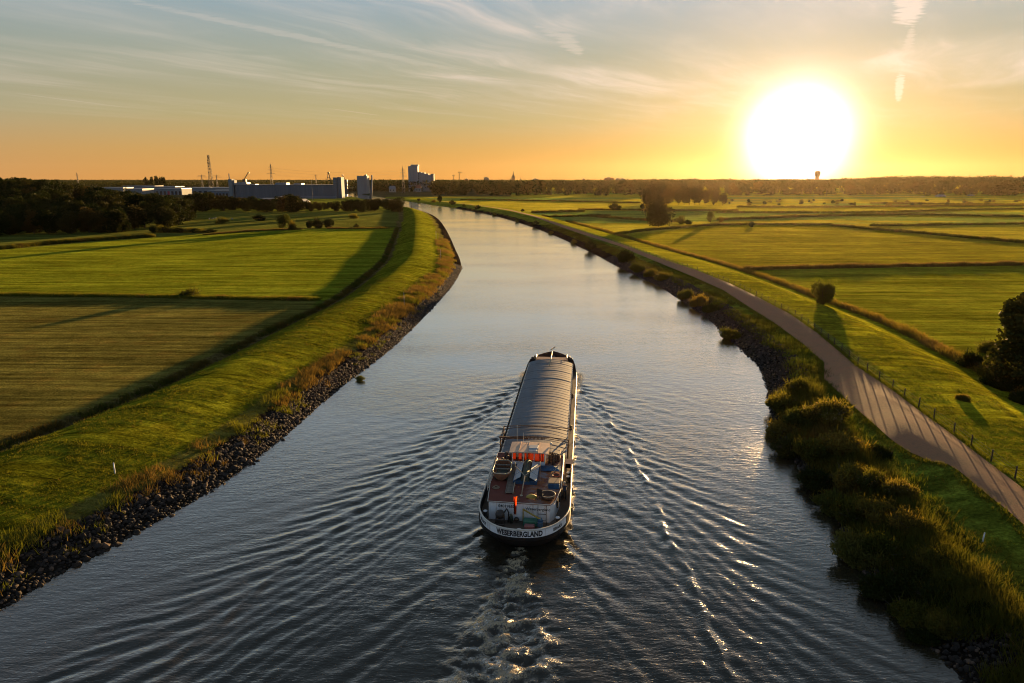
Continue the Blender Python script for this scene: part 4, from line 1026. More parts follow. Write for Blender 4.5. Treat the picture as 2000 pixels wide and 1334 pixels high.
# capping rail of the stern and starboard bulwark
cap = [(-x, y) for x, y in SB[::-1] if y < 13.5] + [p for p in SB[1:] if p[1] < 13.5]
mcap = MB(); mcap.tube([(x * 1.004, y, bul_top(y) + .03) for x, y in cap], .075, 6); mcap.build('capping_rail', M_rail, barge)
bow = [p for p in SB if p[1] > 46]; bowr = bow + [(-x, y) for x, y in bow[-2::-1]]
strip_along(bowr, .0, lambda y: sheer(y) - .02, lambda y: sheer(y) + .25 + .95 * sst(np.array(y), 47, 51.5), .08).build('bow_bulwark', M_rust, barge)
# foot rails along the side decks
for s in (-1, 1):
    rail = [p for p in SB if 13 < p[1] < 47]
    m_ = MB(); m_.tube([(s * x, y, sheer(y) + .16) for x, y in rail], .045, 5)
    for x, y in rail[::2]: m_.bar((s * x, y, sheer(y) - .02), (s * x, y, sheer(y) + .16), .05)
    m_.build('foot_rail', M_rail if s > 0 else M_dark, barge)
# decks
def deck_poly(y0, y1, inset=.03):
    st = [p for p in SB if y0 <= p[1] <= y1]
    return [(x - inset if x > inset else 0, y) for x, y in st] + [(-(x - inset) if x > inset else 0, y) for x, y in st[::-1]]
def deck(name, y0, y1, mat):
    st = [(max(x - .05, 0), y) for x, y in SB if y0 <= y <= y1]
    m_ = MB(); m_.loft([[(s * x, y, sheer(y) + .02) for x, y in st] for s in (1, .5, -.5, -1)], closed=False, smooth=False)
    m_.build(name, mat, barge)
deck('aft_deck', -1.5, 13.7, M_deck); deck('side_deck', 13.6, 47.5, M_side); deck('bow_deck', 46.5, 55.6, M_dark)
# hold: coaming with cleats
mb = MB()
for s in (-1, 1):
    mb.box(min(s * 3.05, s * 3.20), max(s * 3.05, s * 3.20), 12.9, 48.6, 1.2, 2.62)
    mb.box(min(s * 3.20, s * 3.32), max(s * 3.20, s * 3.32), 12.9, 48.6, 2.50, 2.60)
    for y in np.arange(13.4, 48.5, .95): mb.box(min(s * 3.21, s * 3.27), max(s * 3.21, s * 3.27), y - .05, y + .05, 1.3, 2.5)
mb.box(-3.05, 3.05, 12.9, 13.05, 1.2, 2.6); mb.box(-3.05, 3.05, 48.45, 48.6, 1.2, 2.6)
mb.build('coaming', M_coam, barge)
for s in (-1, 1):
    mb = MB(); mb.box(min(s * 3.26, s * 3.34), max(s * 3.26, s * 3.34), 13.0, 48.5, 2.61, 2.67)
    for y in np.arange(13.6, 48.3, 1.0): mb.box(min(s * 3.22, s * 3.36), max(s * 3.22, s * 3.36), y - .14, y + .14, 2.60, 2.74)
    mb.build('coaming_rail', M_rail, barge)
# hatch covers
NH = 18; ys_h = np.linspace(13.05, 48.55, NH + 1)
rngh = np.random.default_rng(900)
for k in range(NH):
    a, b = ys_h[k] + .015, ys_h[k + 1] - .015; dzc = .012 * (k % 2) + rngh.uniform(-.012, .012)
    xsn = np.linspace(-3.22, 3.22, 25)
    def arch(x, e=0): return 2.74 + .56 * (1 - (x / 3.25) ** 2) + dzc + e
    mb = MB()
    prof = [(a, -.10), (a, .014), (a + .06, .016), (a + .09, 0), ((a + b) / 2 - .03, .0), ((a + b) / 2, .012), ((a + b) / 2 + .03, 0), (b - .09, 0), (b - .06, .016), (b, .014), (b, -.10)]
    mb.loft([[(x, y, arch(x, e)) for x in xsn] for y, e in prof], closed=False, smooth=False)
    for x in (-3.22, 3.22):
        mb.add([(x, a, 2.6), (x, b, 2.6), (x, b, arch(x)), (x, a, arch(x))], [(0, 1, 2, 3)])
    mb.build('hatch_cover', M_hatch, barge)
# travelling hatch gantry, parked over the aft hatches
mb = MB()
for y in (18.5, 15.3):
    top = [(x, y, 3.62 + .20 * (1 - (x / 3.5) ** 2)) for x in np.linspace(-3.62, 3.45, 15)]
    mb.tube(top, .05, 5); mb.tube([(x, y - .55 * (abs(x) / 3.6) ** 1.5, z - .10) for x, y, z in top], .04, 5)
    for x in (-3.62, 3.45):
        mb.bar((x, y, 1.4), (x, y, 3.66), .12); mb.bar((x, y - .55, 1.4), (x, y, 3.5), .08)
mb.box(-3.72, -.7, 15.12, 15.26, 3.55, 3.75)
for x in (-3.62, 3.45):
    mb.bar((x, 14.6, 1.55), (x, 18.8, 1.55), .10, .14); mb.bar((x, 15.3, 3.2), (x, 18.5, 1.9), .07); mb.bar((x, 18.5, 3.2), (x, 15.3, 1.9), .07); mb.bar((x, 15.3, 3.5), (x, 18.5, 3.5), .10)
for k in range(14): mb.box(-.9 + k * .14, -.82 + k * .14, 15.1, 15.24, 3.58, 3.80)
mb.build('hatch_gantry', M_rust, barge)

# ---- aft deckhouse
house_base = [(-3.0, 2.0), (2.25, 1.85), (2.62, 2.5), (3.0, 5.0), (3.08, 12.4), (-3.42, 12.4), (-3.38, 7.0)]
mb = MB(); mb.prism(house_base, 1.25, 2.96); mb.build('deckhouse', M_worn, barge)
mb = MB(); rp_ = [(-3.06, 1.92), (2.28, 1.77), (2.70, 2.46), (3.08, 5.0), (3.16, 12.5), (-3.50, 12.5), (-3.46, 7.0)]
mb.prism(rp_, 2.963, 3.02); roof_o = mb.build('deckhouse_roof', M_reddeck, barge)
mb = MB(); ro = [(x * 1.004, y, 3.05) for x, y in rp_]; mb.tube(ro + [ro[0]], .035, 5); mb.build('roof_trim', M_rail, barge)
# windows of the deckhouse sides
for s, xs_ in ((1, [(2.86, 3.55), (2.99, 4.7)]),):
    for x, y in xs_:
        mb = MB(); mb.box(x - .05, x + .06, y - .32, y + .32, 2.05, 2.72); fw = mb.build('window', M_dark, barge)
# numbers on the back wall
_dg = None
def text_mesh(body, size, extrude, name, mat, bold=.0):
    cu = bpy.data.curves.new(name, 'FONT'); cu.body = body; cu.size = size; cu.extrude = extrude; cu.offset = bold; cu.align_x = 'CENTER'; cu.resolution_u = 3
    tmp = bpy.data.objects.new(name, cu); C.objects.link(tmp)
    dg = bpy.context.evaluated_depsgraph_get(); me_ = bpy.data.meshes.new_from_object(tmp.evaluated_get(dg))
    bpy.data.objects.remove(tmp); bpy.data.curves.remove(cu)
    me_.name = name; me_.materials.clear(); me_.materials.append(mat); return me_
def wall_y(x): return 2.0 + (x + 3.0) * (1.85 - 2.0) / 5.25
me_ = text_mesh("04019650", .36, .004, "registration_number", M_letter, .006)
link('registration_number', me_, barge, (-1.45, wall_y(-1.45) - .012, 2.52), (math.pi / 2, 0, R(-1.6)))
me_ = text_mesh("Weserbergland", .34, .004, "name_lettering", M_letter, .004)
link('name_lettering', me_, barge, (1.25, wall_y(1.25) - .012, 2.42), (math.pi / 2, 0, R(-1.6)))
# name bent round the stern band
stern_len = [0.0]; SC = [(p[0], p[1]) for p in stern]
for a, b in zip(SC[:-1], SC[1:]): stern_len.append(stern_len[-1] + math.hypot(b[0] - a[0], b[1] - a[1]))
stern_len = np.array(stern_len); mid = np.interp(0, [p[0] for p in SC[len(SC) // 2 - 2:len(SC) // 2 + 3]], stern_len[len(SC) // 2 - 2:len(SC) // 2 + 3])
def bend(me_, s0, zc, out):
    for v in me_.vertices:
        s = s0 + v.co.x
        x = np.interp(s, stern_len, [p[0] for p in SC]); y = np.interp(s, stern_len, [p[1] for p in SC])
        x2 = np.interp(s + .05, stern_len, [p[0] for p in SC]); y2 = np.interp(s + .05, stern_len, [p[1] for p in SC])
        tx_, ty_ = x2 - x, y2 - y; l_ = math.hypot(tx_, ty_) or 1
        v.co = Vector((x + ty_ / l_ * (out + v.co.z), y - tx_ / l_ * (out + v.co.z), zc + v.co.y))
me_ = text_mesh("WESERBERGLAND", .64, .006, "name_lettering", M_letter, .026)
for v in me_.vertices: v.co.x *= .74
bend(me_, mid - .05, 1.77, .022); link('name_lettering', me_, barge)
for s0 in (-4.0, 3.55):
    me_ = text_mesh("BRAKE", .40, .006, "home_port", M_letter, .008)
    bend(me_, mid + s0, 1.82, .022); link('home_port', me_, barge)

# ---- wheelhouse
mb = MB()
X0, X1, Y0, Y1 = -1.82, 1.36, 9.75, 11.75
mb.box(X0, X1, Y0, Y0 + .07, 3.02, 3.42); mb.box(X0, X1, Y1 - .07, Y1, 3.02, 3.42); mb.box(X0, X0 + .07, Y0 + .07, Y1 - .07, 3.02, 3.42); mb.box(X1 - .07, X1, Y0 + .07, Y1 - .07, 3.02, 3.42)
for x in (X0, X0 + 1.06, X0 + 2.10, X1 - .07):
    mb.box(x, x + .07, Y0, Y0 + .07, 3.42, 4.36); mb.box(x, x + .07, Y1 - .07, Y1, 3.42, 4.36)
for x in (X0, X1 - .07):
    for y in (Y0 + .95,): mb.box(x, x + .07, y, y + .07, 3.42, 4.36)
mb.box(X0, X1, Y0, Y0 + .07, 4.30, 4.40); mb.box(X0, X1, Y1 - .07, Y1, 4.30, 4.40)
wheel = mb.build('wheelhouse', M_white, barge)
mb = MB()
mb.loft([[(x, y, 4.40 + .10 * (1 - (x + .2) ** 2 / 4)) for y in (9.35, 12.0)] + [(x, y, 4.47 + .10 * (1 - (x + .2) ** 2 / 4)) for y in (12.0, 9.35)] for x in np.linspace(-2.05, 1.70, 12)], closed=True, caps=True, smooth=False)
for x in (-1.1, -.28, .72): mb.box(x - .02, x + .02, 9.36, 11.99, 4.55, 4.60)
wr = mb.build('wheelhouse_roof', M_roofpt, barge)
wr.parent = barge
mb = MB(); mb.cbox(-.24, .66, 10.15, 11.0, 4.52, 4.66, .04); mb.cbox(-.22, .60, 9.55, 9.95, 4.52, 4.63, .03); mb.build('roof_hatch', M_skyl, barge)
for k in range(3):
    xa = X0 + .07 + k * 1.05; xb = min(xa + .97, X1 - .09)
    mb = MB(); mb.box(xa, xb, Y0 + .03, Y0 + .04, 3.42, 4.32); mb.build('window', M_glass, wheel)
    mb = MB(); mb.box(xa, xb, Y1 - .05, Y1 - .04, 3.42, 4.32); mb.build('window', M_glass, wheel)
    # gathered curtain behind the pane
    mb = MB(); spans = [[(0, .30), (.55, .85)], [(.1, .28), (.42, .97)], [(.02, .55), (.62, .97)]][k]
    for s0, s1 in spans:
        n = 14
        mb.loft([[(xa + s0 + (s1 - s0) * i / n, Y0 + .16 + .03 * math.sin(i * 1.9), z) for i in range(n + 1)] for z in (3.45, 4.30)], closed=False)
    mb.build('curtain', M_curtain, wheel)
# lamp / horn, deck boxes and stanchions beside the wheelhouse
mb = MB()
mb.tube([(1.85, 11.5, 3.0), (1.85, 11.5, 4.55)], .03, 5); mb.lathe([(.02, 4.5), (.12, 4.55), (.14, 4.68), (.05, 4.76)], 1.85, 11.5, 10)
mb.build('horn', M_rail, barge)
mb = MB()
for x, y, h in [(1.75, 10.6, .9), (2.05, 10.9, 1.0), (2.35, 10.8, .85), (2.15, 10.2, .7), (2.6, 11.0, .8)]:
    mb.lathe([(.12, 3.02), (.14, 3.1), (.14, 3.02 + h * .8), (.06, 3.02 + h)], x, y, 9)
mb.build('gas_bottle', M_rust, barge)
mb = MB(); mb.box(1.62, 1.70, 10.1, 11.3, 3.02, 4.05)
for z in (3.5, 4.0): mb.tube([(1.66, 10.1, z), (2.8, 10.1, z), (2.8, 11.4, z)], .025, 5)
mb.tube([(2.8, 10.1, 3.0), (2.8, 10.1, 4.0)], .025, 5); mb.build('cabin_railing', M_rust, barge)
mb = MB()
for x, y in [(-2.75, 10.0), (-2.3, 10.6), (-2.05, 11.2), (-2.55, 11.4)]:
    mb.lathe([(.16, 3.02), (.19, 3.1), (.18, 3.5), (.08, 3.62)], x, y, 9)
mb.build('drum', M_dark, barge)
# engine-room skylight between mast and wheelhouse
mb = MB(); mb.box(-1.30, .90, 5.55, 9.45, 3.02, 3.30); mb.build('skylight_base', M_blue, barge)
for s, xm in ((-1, -.20), (1, -.20)):
    for k in range(3):
        y0 = 5.65 + k * 1.27
        mb = MB(); xa, xb = (xm - 1.05, xm - .42) if s < 0 else (xm + .42, xm + 1.05)
        za, zb = (3.34, 3.72) if s < 0 else (3.72, 3.34)
        vs = [(xa, y0, za), (xb, y0, zb), (xb, y0 + 1.18, zb), (xa, y0 + 1.18, za)]
        mb.add(vs + [(x, y, z - .05) for x, y, z in vs], [(0, 1, 2, 3), (7, 6, 5, 4), (0, 4, 5, 1), (1, 5, 6, 2), (2, 6, 7, 3), (3, 7, 4, 0)]); mb.build('skylight_panel', M_skyl, barge)
mb = MB(); mb.loft([[(-.20 + .40 * math.cos(a), y, 3.30 + .62 * max(math.sin(a), 0) * s_) for a in np.linspace(0, math.pi, 9)] for y, s_ in ((5.6, .7), (6.4, 1.0), (7.6, 1.05), (8.8, 1.25), (9.4, .9))], closed=False, caps=True)
mb.build('tarpaulin', M_dkgreen, barge)
# Y-shaped mast crutch
mb = MB(); foot = (-.30, 3.25, 3.02); fork = BL(1025, 929, 4.55); la = BL(1006, 910, 5.0); ra = BL(1055, 909, 5.0)
mb.tube([foot, fork], [.055, .05], 6); mb.tube([fork, la], .04, 5); mb.tube([fork, ra], .04, 5); mb.tube([ra, (ra[0], ra[1], ra[2] + .35)], .035, 5); mb.tube([la, (la[0], la[1], la[2] + .35)], .03, 5)
mb.tube([la, (la[0], la[1] + .1, 3.0)], .012, 4); mb.tube([ra, (ra[0], ra[1] + .1, 3.0)], .012, 4)
mb.lathe([(.14, 3.02), (.14, 3.08), (.08, 3.12)], foot[0], foot[1], 8); mb.build('mast_crutch', M_cream, barge)
mb = MB(); a_ = BL(1072, 938, 3.05); b_ = BL(1091, 907, 4.6); mb.tube([a_, b_], .028, 5); mb.tube([b_, (b_[0] + .25, b_[1], 3.02)], .028, 5); mb.build('boom', M_cream, barge)
# flag on its staff over the stern
mb = MB(); fx, fy = -.62, 1.72; mb.tube([(fx, fy, 3.0), (fx + .02, fy - .55, 4.0)], .022, 5)
staff = mb.build('flagstaff', M_cream, barge)
def flag_material():
    m_ = bpy.data.materials.new("flag_cloth"); m_.use_nodes = True; t = NT(m_.node_tree)
    z_ = t.n('ShaderNodeSeparateXYZ', {0: t.n('ShaderNodeTexCoord').outputs['Object']}).outputs[0]
    c = t.mix(t.mr(z_, -.66, -.60), (.02, .015, .015), t.mix(t.mr(z_, -.56, -.45), (.75, .05, .015), (.80, .25, .02)))
    c = t.mix(.5, c, (.30, .035, .010))
    s_ = t.n('ShaderNodeMixShader', {0: .7, 1: t.n('ShaderNodeBsdfDiffuse', {'Color': c}), 2: t.n('ShaderNodeBsdfTranslucent', {'Color': c})})
    t.n('ShaderNodeOutputMaterial', {'Surface': s_}); return m_
mb = MB(); rows = []
for k in range(11):
    z = 3.95 - k * .155; w_ = .30 - .012 * k
    rows.append([(fx - .04 + w_ * (i / 9 - .35), fy - .55 + .06 * math.sin(i * 1.7 + k * .3) - .02 * k, z + .04 * math.sin(i)) for i in range(10)])
mb.loft(rows, closed=False); mb.build('flag', flag_material(), staff)
# gear on the aft deck
mb = MB()
mb.cbox(-2.30, -1.55, .75, 1.55, 1.42, 2.05, .06); mb.lathe([(.38, 2.05), (.40, 2.30), (.30, 2.55), (.10, 2.62)], -1.92, 1.15, 12); mb.tube([(-1.6, 1.2, 2.4), (-1.35, 1.3, 2.75), (-1.2, 1.4, 2.3), (-1.25, 1.4, 1.5)], .07, 6)
mb.tube([(-2.35, .6, 1.6), (-1.5, .6, 1.6)], .09, 8); mb.build('mooring_winch', M_dark, barge)
mb = MB(); mb.lathe([(.16, 1.4), (.17, 1.9), (.12, 2.1), (.05, 2.2)], -1.0, 1.45, 10); mb.build('vent_cowl', M_dkgreen, barge)
mb = MB(); mb.lathe([(.20, 1.55), (.22, 1.65), (.20, 1.75)], -.55, 1.6, 12); mb.build('hatch_lid', M_dark, barge)
mb = MB(); mb.cbox(.05, 1.35, .95, 1.65, 1.42, 1.85, .04); mb.build('green_box', M_green, barge)
mb = MB(); mb.cbox(.20, 1.05, .35, .85, 1.42, 1.72, .04); mb.build('red_box', M_pink, barge)
mb = MB(); mb.cbox(1.30, 1.75, .55, 1.15, 1.42, 2.0, .05); mb.lathe([(.18, 2.0), (.2, 2.1), (.12, 2.25)], 1.52, .85, 10); mb.build('outboard_motor', M_blue, barge)
mb = MB(); mb.bar((.0, 1.7, 2.55), (1.55, .75, 2.2), .10); mb.bar((0, 1.75, 1.4), (0, 1.72, 2.6), .09); mb.build('stern_davit', M_yellow, barge)
mb = MB()
for z in (1.9, 2.5): mb.tube([(1.3, 1.1, z), (2.0, 1.1, z)], .03, 5)
for x in (1.3, 2.0): mb.tube([(x, 1.1, 1.42), (x, 1.1, 3.3)], .03, 5)
mb.build('ladder_frame', M_dark, barge)
mb = MB(); mb.bar((0.0, -.35, 1.52), (1.3, -.25, 1.52), .14); mb.build('timber', M_wood, barge)
mb = MB()
for k in range(26):
    x, y = 1.2 + RNG.uniform(0, 1.2), .15 + RNG.uniform(0, .7); mb.tube([(x, y, 1.42), (x + RNG.uniform(-.1, .1), y, 1.42 + RNG.uniform(.08, .28))], .035, 4)
mb.build('chain_heap', M_rust, barge)
for x, y, z, r_ in [(-2.6, -.15 + .4, 1.44, .34), (2.35, 3.0 - 2.2, 1.44, .26), (-2.7, 4.6, 3.06, .30), (.4, 53.0, 1.95, .4)]:       # coiled mooring ropes
    mb = MB()
    for q_ in range(3): mb.tube([((r_ - .07 * q_) * math.cos(a) + x, (r_ - .07 * q_) * math.sin(a) + y, z + .045 * q_) for a in np.linspace(0, 6.2832, 19)], .035, 5, caps=False)
    mb.build('rope_coil', M_tan, barge)
mb = MB(); mb.tube([(-1.5, 11.6, 4.5), (-1.5, 11.6, 6.4)], .02, 4); mb.tube([(-.9, 11.7, 4.5), (-.9, 11.7, 5.6)], .018, 4); mb.box(-.95, -.2, 11.3, 11.42, 4.75, 4.85); mb.tube([(-.57, 11.36, 4.55), (-.57, 11.36, 4.75)], .04, 6); mb.build('antenna', M_rail, barge)
mb = MB()
for k_ in range(16): mb.box(-3.40 + .02 * k_, -3.36 + .02 * k_, 4.0 + .5 * k_, 4.04 + .5 * k_, 3.02, 3.75) if k_ < 12 else None
mb.tube([(-3.40, 4.0, 3.74), (-3.18, 9.54, 3.74)], .022, 5); mb.tube([(-3.40, 4.0, 3.4), (-3.18, 9.54, 3.4)], .015, 5); mb.build('guard_rail', M_rail, barge)
def bollard(x, y, z, cap_mat, h=.55, r=.16):
    m_ = MB(); m_.lathe([(r * 1.6, z), (r * 1.6, z + .05), (r, z + .08), (r * .85, z + h * .6), (r * 1.15, z + h)], x, y, 12); o_ = m_.build('bollard', M_dark, barge)
    m_ = MB(); m_.lathe([(r * 1.25, z + h + .003), (r * 1.25, z + h + .05), (r * .6, z + h + .08)], x, y, 12); m_.build('bollard_cap', cap_mat, o_)
for x, y in [(-3.35, 2.3), (-.12, -.75), (2.95, 1.75), (3.62, 10.2), (3.62, 11.1), (-3.68, 11.6), (-3.70, 12.1), (-3.66, 14.2)]: bollard(x, y, sheer(y) + .02, M_white)
for x, y in [(-2.95, 51.3), (-2.55, 52.1), (2.95, 51.3), (2.55, 52.1)]: bollard(x, y, sheer(y) + .55, M_dark, .75, .22)
for s in (-1, 1):
    for y in (24.5, 36.5):
        bollard(s * 3.55, y, sheer(y) + .02, M_dark, .4, .12)
# sign board beside the wheelhouse
mb = MB(); mb.box(2.95, 4.05, 11.62, 11.68, 2.55, 3.05); mb.bar((3.2, 11.72, 1.3), (3.2, 11.72, 2.9), .06); mb.bar((3.85, 11.72, 1.3), (3.85, 11.72, 2.9), .06); mb.build('sign_board', M_roofpt, barge)
# rails of the starboard gangway
mb = MB(); mb.tube([(3.10, y, 3.35) for y in np.linspace(5.0, 12.3, 8)], .04, 5)
for y in np.linspace(5.0, 12.3, 6): mb.tube([(3.10, y, 3.0), (3.10, y, 3.36)], .03, 5)
mb.build('handrail', M_rail, barge)
# bow: fore cabin, lowered mast, winch
mb = MB(); mb.prism([(-2.30, 49.6), (2.30, 49.6), (2.25, 51.2), (-2.25, 51.2)], 1.4, 2.95); mb.build('fore_cabin', pmat("fore_cabin_paint", (.36, .25, .19), .6, .35, 1.2, (.24, .13, .09)), barge)
for x in (-2.36, 2.36):
    mb = MB(); mb.tube([(x, 49.5, 1.4), (x, 49.5, 3.35), (x, 51.2, 3.35), (x, 51.2, 1.4)], .05, 5); mb.build('bow_railing', M_rail, barge)
mb = MB(); mb.tube([BL(1073, 713, 3.55), BL(1079, 686, 3.75)], [.09, .07], 7); mb.bar(BL(1076, 683, 3.8), BL(1084, 677.5, 3.8), .14); mb.tube([(-.2, 48.9, 2.9), BL(1073, 708, 3.55)], .06, 5); mb.build('lowered_mast', M_cream, barge)
mb = MB(); mb.cbox(-.9, .9, 52.0, 52.8, 1.7, 2.2, .05); mb.tube([(-1.1, 52.4, 2.35), (1.1, 52.4, 2.35)], .22, 10); mb.cbox(-.35, .35, 53.2, 53.9, 1.8, 2.5, .05); mb.build('anchor_winch', M_dark, barge)
# tyres hung along the hull
for y in (9.0, 21.0, 33.5, 42.0):
    for s in (-1, 1):
        mb = MB(); n = 14
        mb.tube([(s * (HALF + .10), y + .32 * math.cos(6.2832 * k / n), .95 + .32 * math.sin(6.2832 * k / n)) for k in range(n + 1)], .10, 6, caps=False); mb.build('fender_tyre', M_dark, barge)

# ---- things that lie or stand on the barge
def on_barge(name, label, cat, p, rot=0.0):
    c_, s_ = math.cos(BH), math.sin(BH)
    return thing(name, label, cat, (BX + p[0] * c_ + p[1] * s_, BY - p[0] * s_ + p[1] * c_, p[2]), -BH + rot)
# dinghy
dg = on_barge('dinghy', 'small orange-brown dinghy lying on the red rear deck', 'dinghy', (-2.48, 7.5, 3.03), R(2))
def dsec(t):
    """half width and sheer of the dinghy along its length"""
    return .82 * (1 - abs(2 * t - 1) ** 5 * .45), .66 + .08 * (2 * t - 1) ** 2
prof = []
for t in np.linspace(0, 1, 15):
    w_, sh = dsec(t); y = -1.55 + 3.1 * t
    prof.append([(w_ * math.cos(a) * (1 if abs(math.cos(a)) > .01 else 0), y + .10 * (1 - abs(math.cos(a))) * (t < .1), sh - (sh - .03) * (math.sin(a) ** .7 if math.sin(a) > 0 else 0)) for a in np.linspace(0, math.pi, 13)])
mb = MB(); mb.loft(prof, closed=False); mb.add([*prof[0]], [tuple(range(13))]); mb.add([*prof[-1]], [tuple(range(12, -1, -1))])
inner = [[(x * .90, y * .97, max(z, .12) + .01) for x, y, z in r_] for r_ in prof]; mb.loft([r_[::-1] for r_ in inner], closed=False)
mb.build('hull', M_orange, dg)
gun = [(p[0][0], p[0][1], p[0][2]) for p in prof] + [(p[-1][0], p[-1][1], p[-1][2]) for p in prof[::-1]]
mb = MB(); mb.tube(gun + [gun[0]], .055, 6); mb.build('gunwale', M_cream, dg)
for y in (-.95, .1, 1.0):
    w_ = dsec((y + 1.55) / 3.1)[0] * .9; mb = MB(); mb.box(-w_, w_, y - .13, y + .13, .48, .53); mb.build('thwart', M_wood, dg)
mb = MB(); mb.box(-.62, .62, -1.45, 1.1, .16, .20); mb.build('floor_board', M_dkgreen, dg)
# gangplank
gp = on_barge('gangplank', 'long narrow wooden gangplank lying beside the dinghy', 'gangplank', (-1.48, 6.9, 3.04), R(1.4))
mb = MB()
for k in range(22): mb.box(-.30, .30, -3.4 + k * .31, -3.12 + k * .31, .06, .10)
mb.build('tread', M_wood, gp)
for s in (-1, 1):
    mb = MB(); mb.box(s * .33 - .03, s * .33 + .03, -3.42, 3.42, .02, .16); mb.build('side_beam', M_cream if s > 0 else M_wood, gp)
# blue tarpaulin, chest, tub, bucket
tp = MB(); n = 12
vs = [[(1.0 + 1.9 * i / n, 8.45 + 1.25 * j / n, 3.03 + .16 * float(fbm(np.array(i * .7), np.array(j * .9), 4)) + .22 * math.sin(math.pi * i / n) * math.sin(math.pi * j / n)) for i in range(n + 1)] for j in range(n + 1)]
cx_, cy_ = 1.95, 9.07
tpo = on_barge('tarpaulin', 'crumpled blue tarpaulin on the rear deck behind the wheelhouse', 'tarpaulin', (cx_, cy_, 3.0))
m_ = MB(); m_.loft([[(x - cx_, y - cy_, z - 3.0) for x, y, z in r_] for r_ in vs], closed=False); m_.build('sheet', M_blue, tpo)
ch = on_barge('deck_chest', 'blue deck chest with a tan lid near the right roof edge', 'chest', (2.45, 5.35, 3.03))
m_ = MB(); m_.cbox(-.5, .5, -.45, .45, 0, .42, .04); m_.build('chest_body', M_blue, ch); m_ = MB(); m_.cbox(-.53, .53, -.30, .85, .425, .50, .03); m_.build('lid', M_tan, ch)
tb = on_barge('round_tub', 'round shallow tub with pale rim at the rear of the deck', 'tub', (2.0, 3.05, 3.03))
m_ = MB(); m_.lathe([(.48, 0), (.60, .10), (.66, .38), (.60, .38), (.54, .14), (.02, .12)], 0, 0, 20); m_.build('tub_body', M_rust, tb)
m_ = MB(); m_.tube([(.66 * math.cos(a), .66 * math.sin(a), .40) for a in np.linspace(0, 6.2832, 25)], .035, 6, caps=False); m_.build('rim', M_cream, tb)
cc = on_barge('deck_chair', 'black deck chair standing next to the round tub', 'chair', (1.42, 2.75, 3.03), R(160))
m_ = MB(); m_.cbox(-.24, .24, -.24, .24, .40, .46, .02); m_.build('seat', M_dark, cc); m_ = MB(); m_.loft([[(x, .24 + .10 * (z - .46), z) for x in np.linspace(-.24, .24, 6)] for z in (.48, .75, 1.0, 1.08)], closed=False)
m_.loft([[(x, .28 + .10 * (z - .46), z) for x in np.linspace(.24, -.24, 6)] for z in (.48, .75, 1.0, 1.08)], closed=False); m_.build('backrest', M_dark, cc)
for x in (-.21, .21):
    for y in (-.21, .21): m_ = MB(); m_.tube([(x, y, 0), (x, y, .41)], .02, 5); m_.build('leg', M_dark, cc)
bk = on_barge('red_bucket', 'small red-rimmed basket by the right deck rail', 'basket', (2.55, 7.2, 3.03))
m_ = MB(); m_.lathe([(.26, 0), (.36, .30), (.30, .30), (.22, .04)], 0, 0, 14); m_.build('basket_body', M_rust, bk); m_ = MB(); m_.tube([(.35 * math.cos(a), .35 * math.sin(a), .31) for a in np.linspace(0, 6.2832, 17)], .035, 5, caps=False); m_.build('rim', pmat("red_rim", (.40, .06, .03), .5), bk)
yc = on_barge('canvas_bundle', 'small yellow canvas bundle on the rear edge of the deck', 'bundle', (.62, 3.0, 3.03))
m_ = MB(); m_.loft([[(x, .26 * math.cos(a) * (1 - (x / .5) ** 2 * .7), .02 + .30 * max(0, math.sin(a)) * (1 - (x / .5) ** 2 * .7)) for a in np.linspace(0, math.pi, 9)] for x in np.linspace(-.46, .46, 9)], closed=False, caps=True); m_.build('canvas', M_yellow, yc)
cr = on_barge('wooden_crate', 'wooden crate standing in the right gangway before the man', 'crate', (3.28, 7.0, 1.45))
m_ = MB(); m_.cbox(-.26, .26, -.3, .3, 0, .7, .02)
for z in (.1, .35, .6): m_.box(-.275, .275, -.315, .315, z, z + .08)
m_.build('crate_body', M_tan, cr)

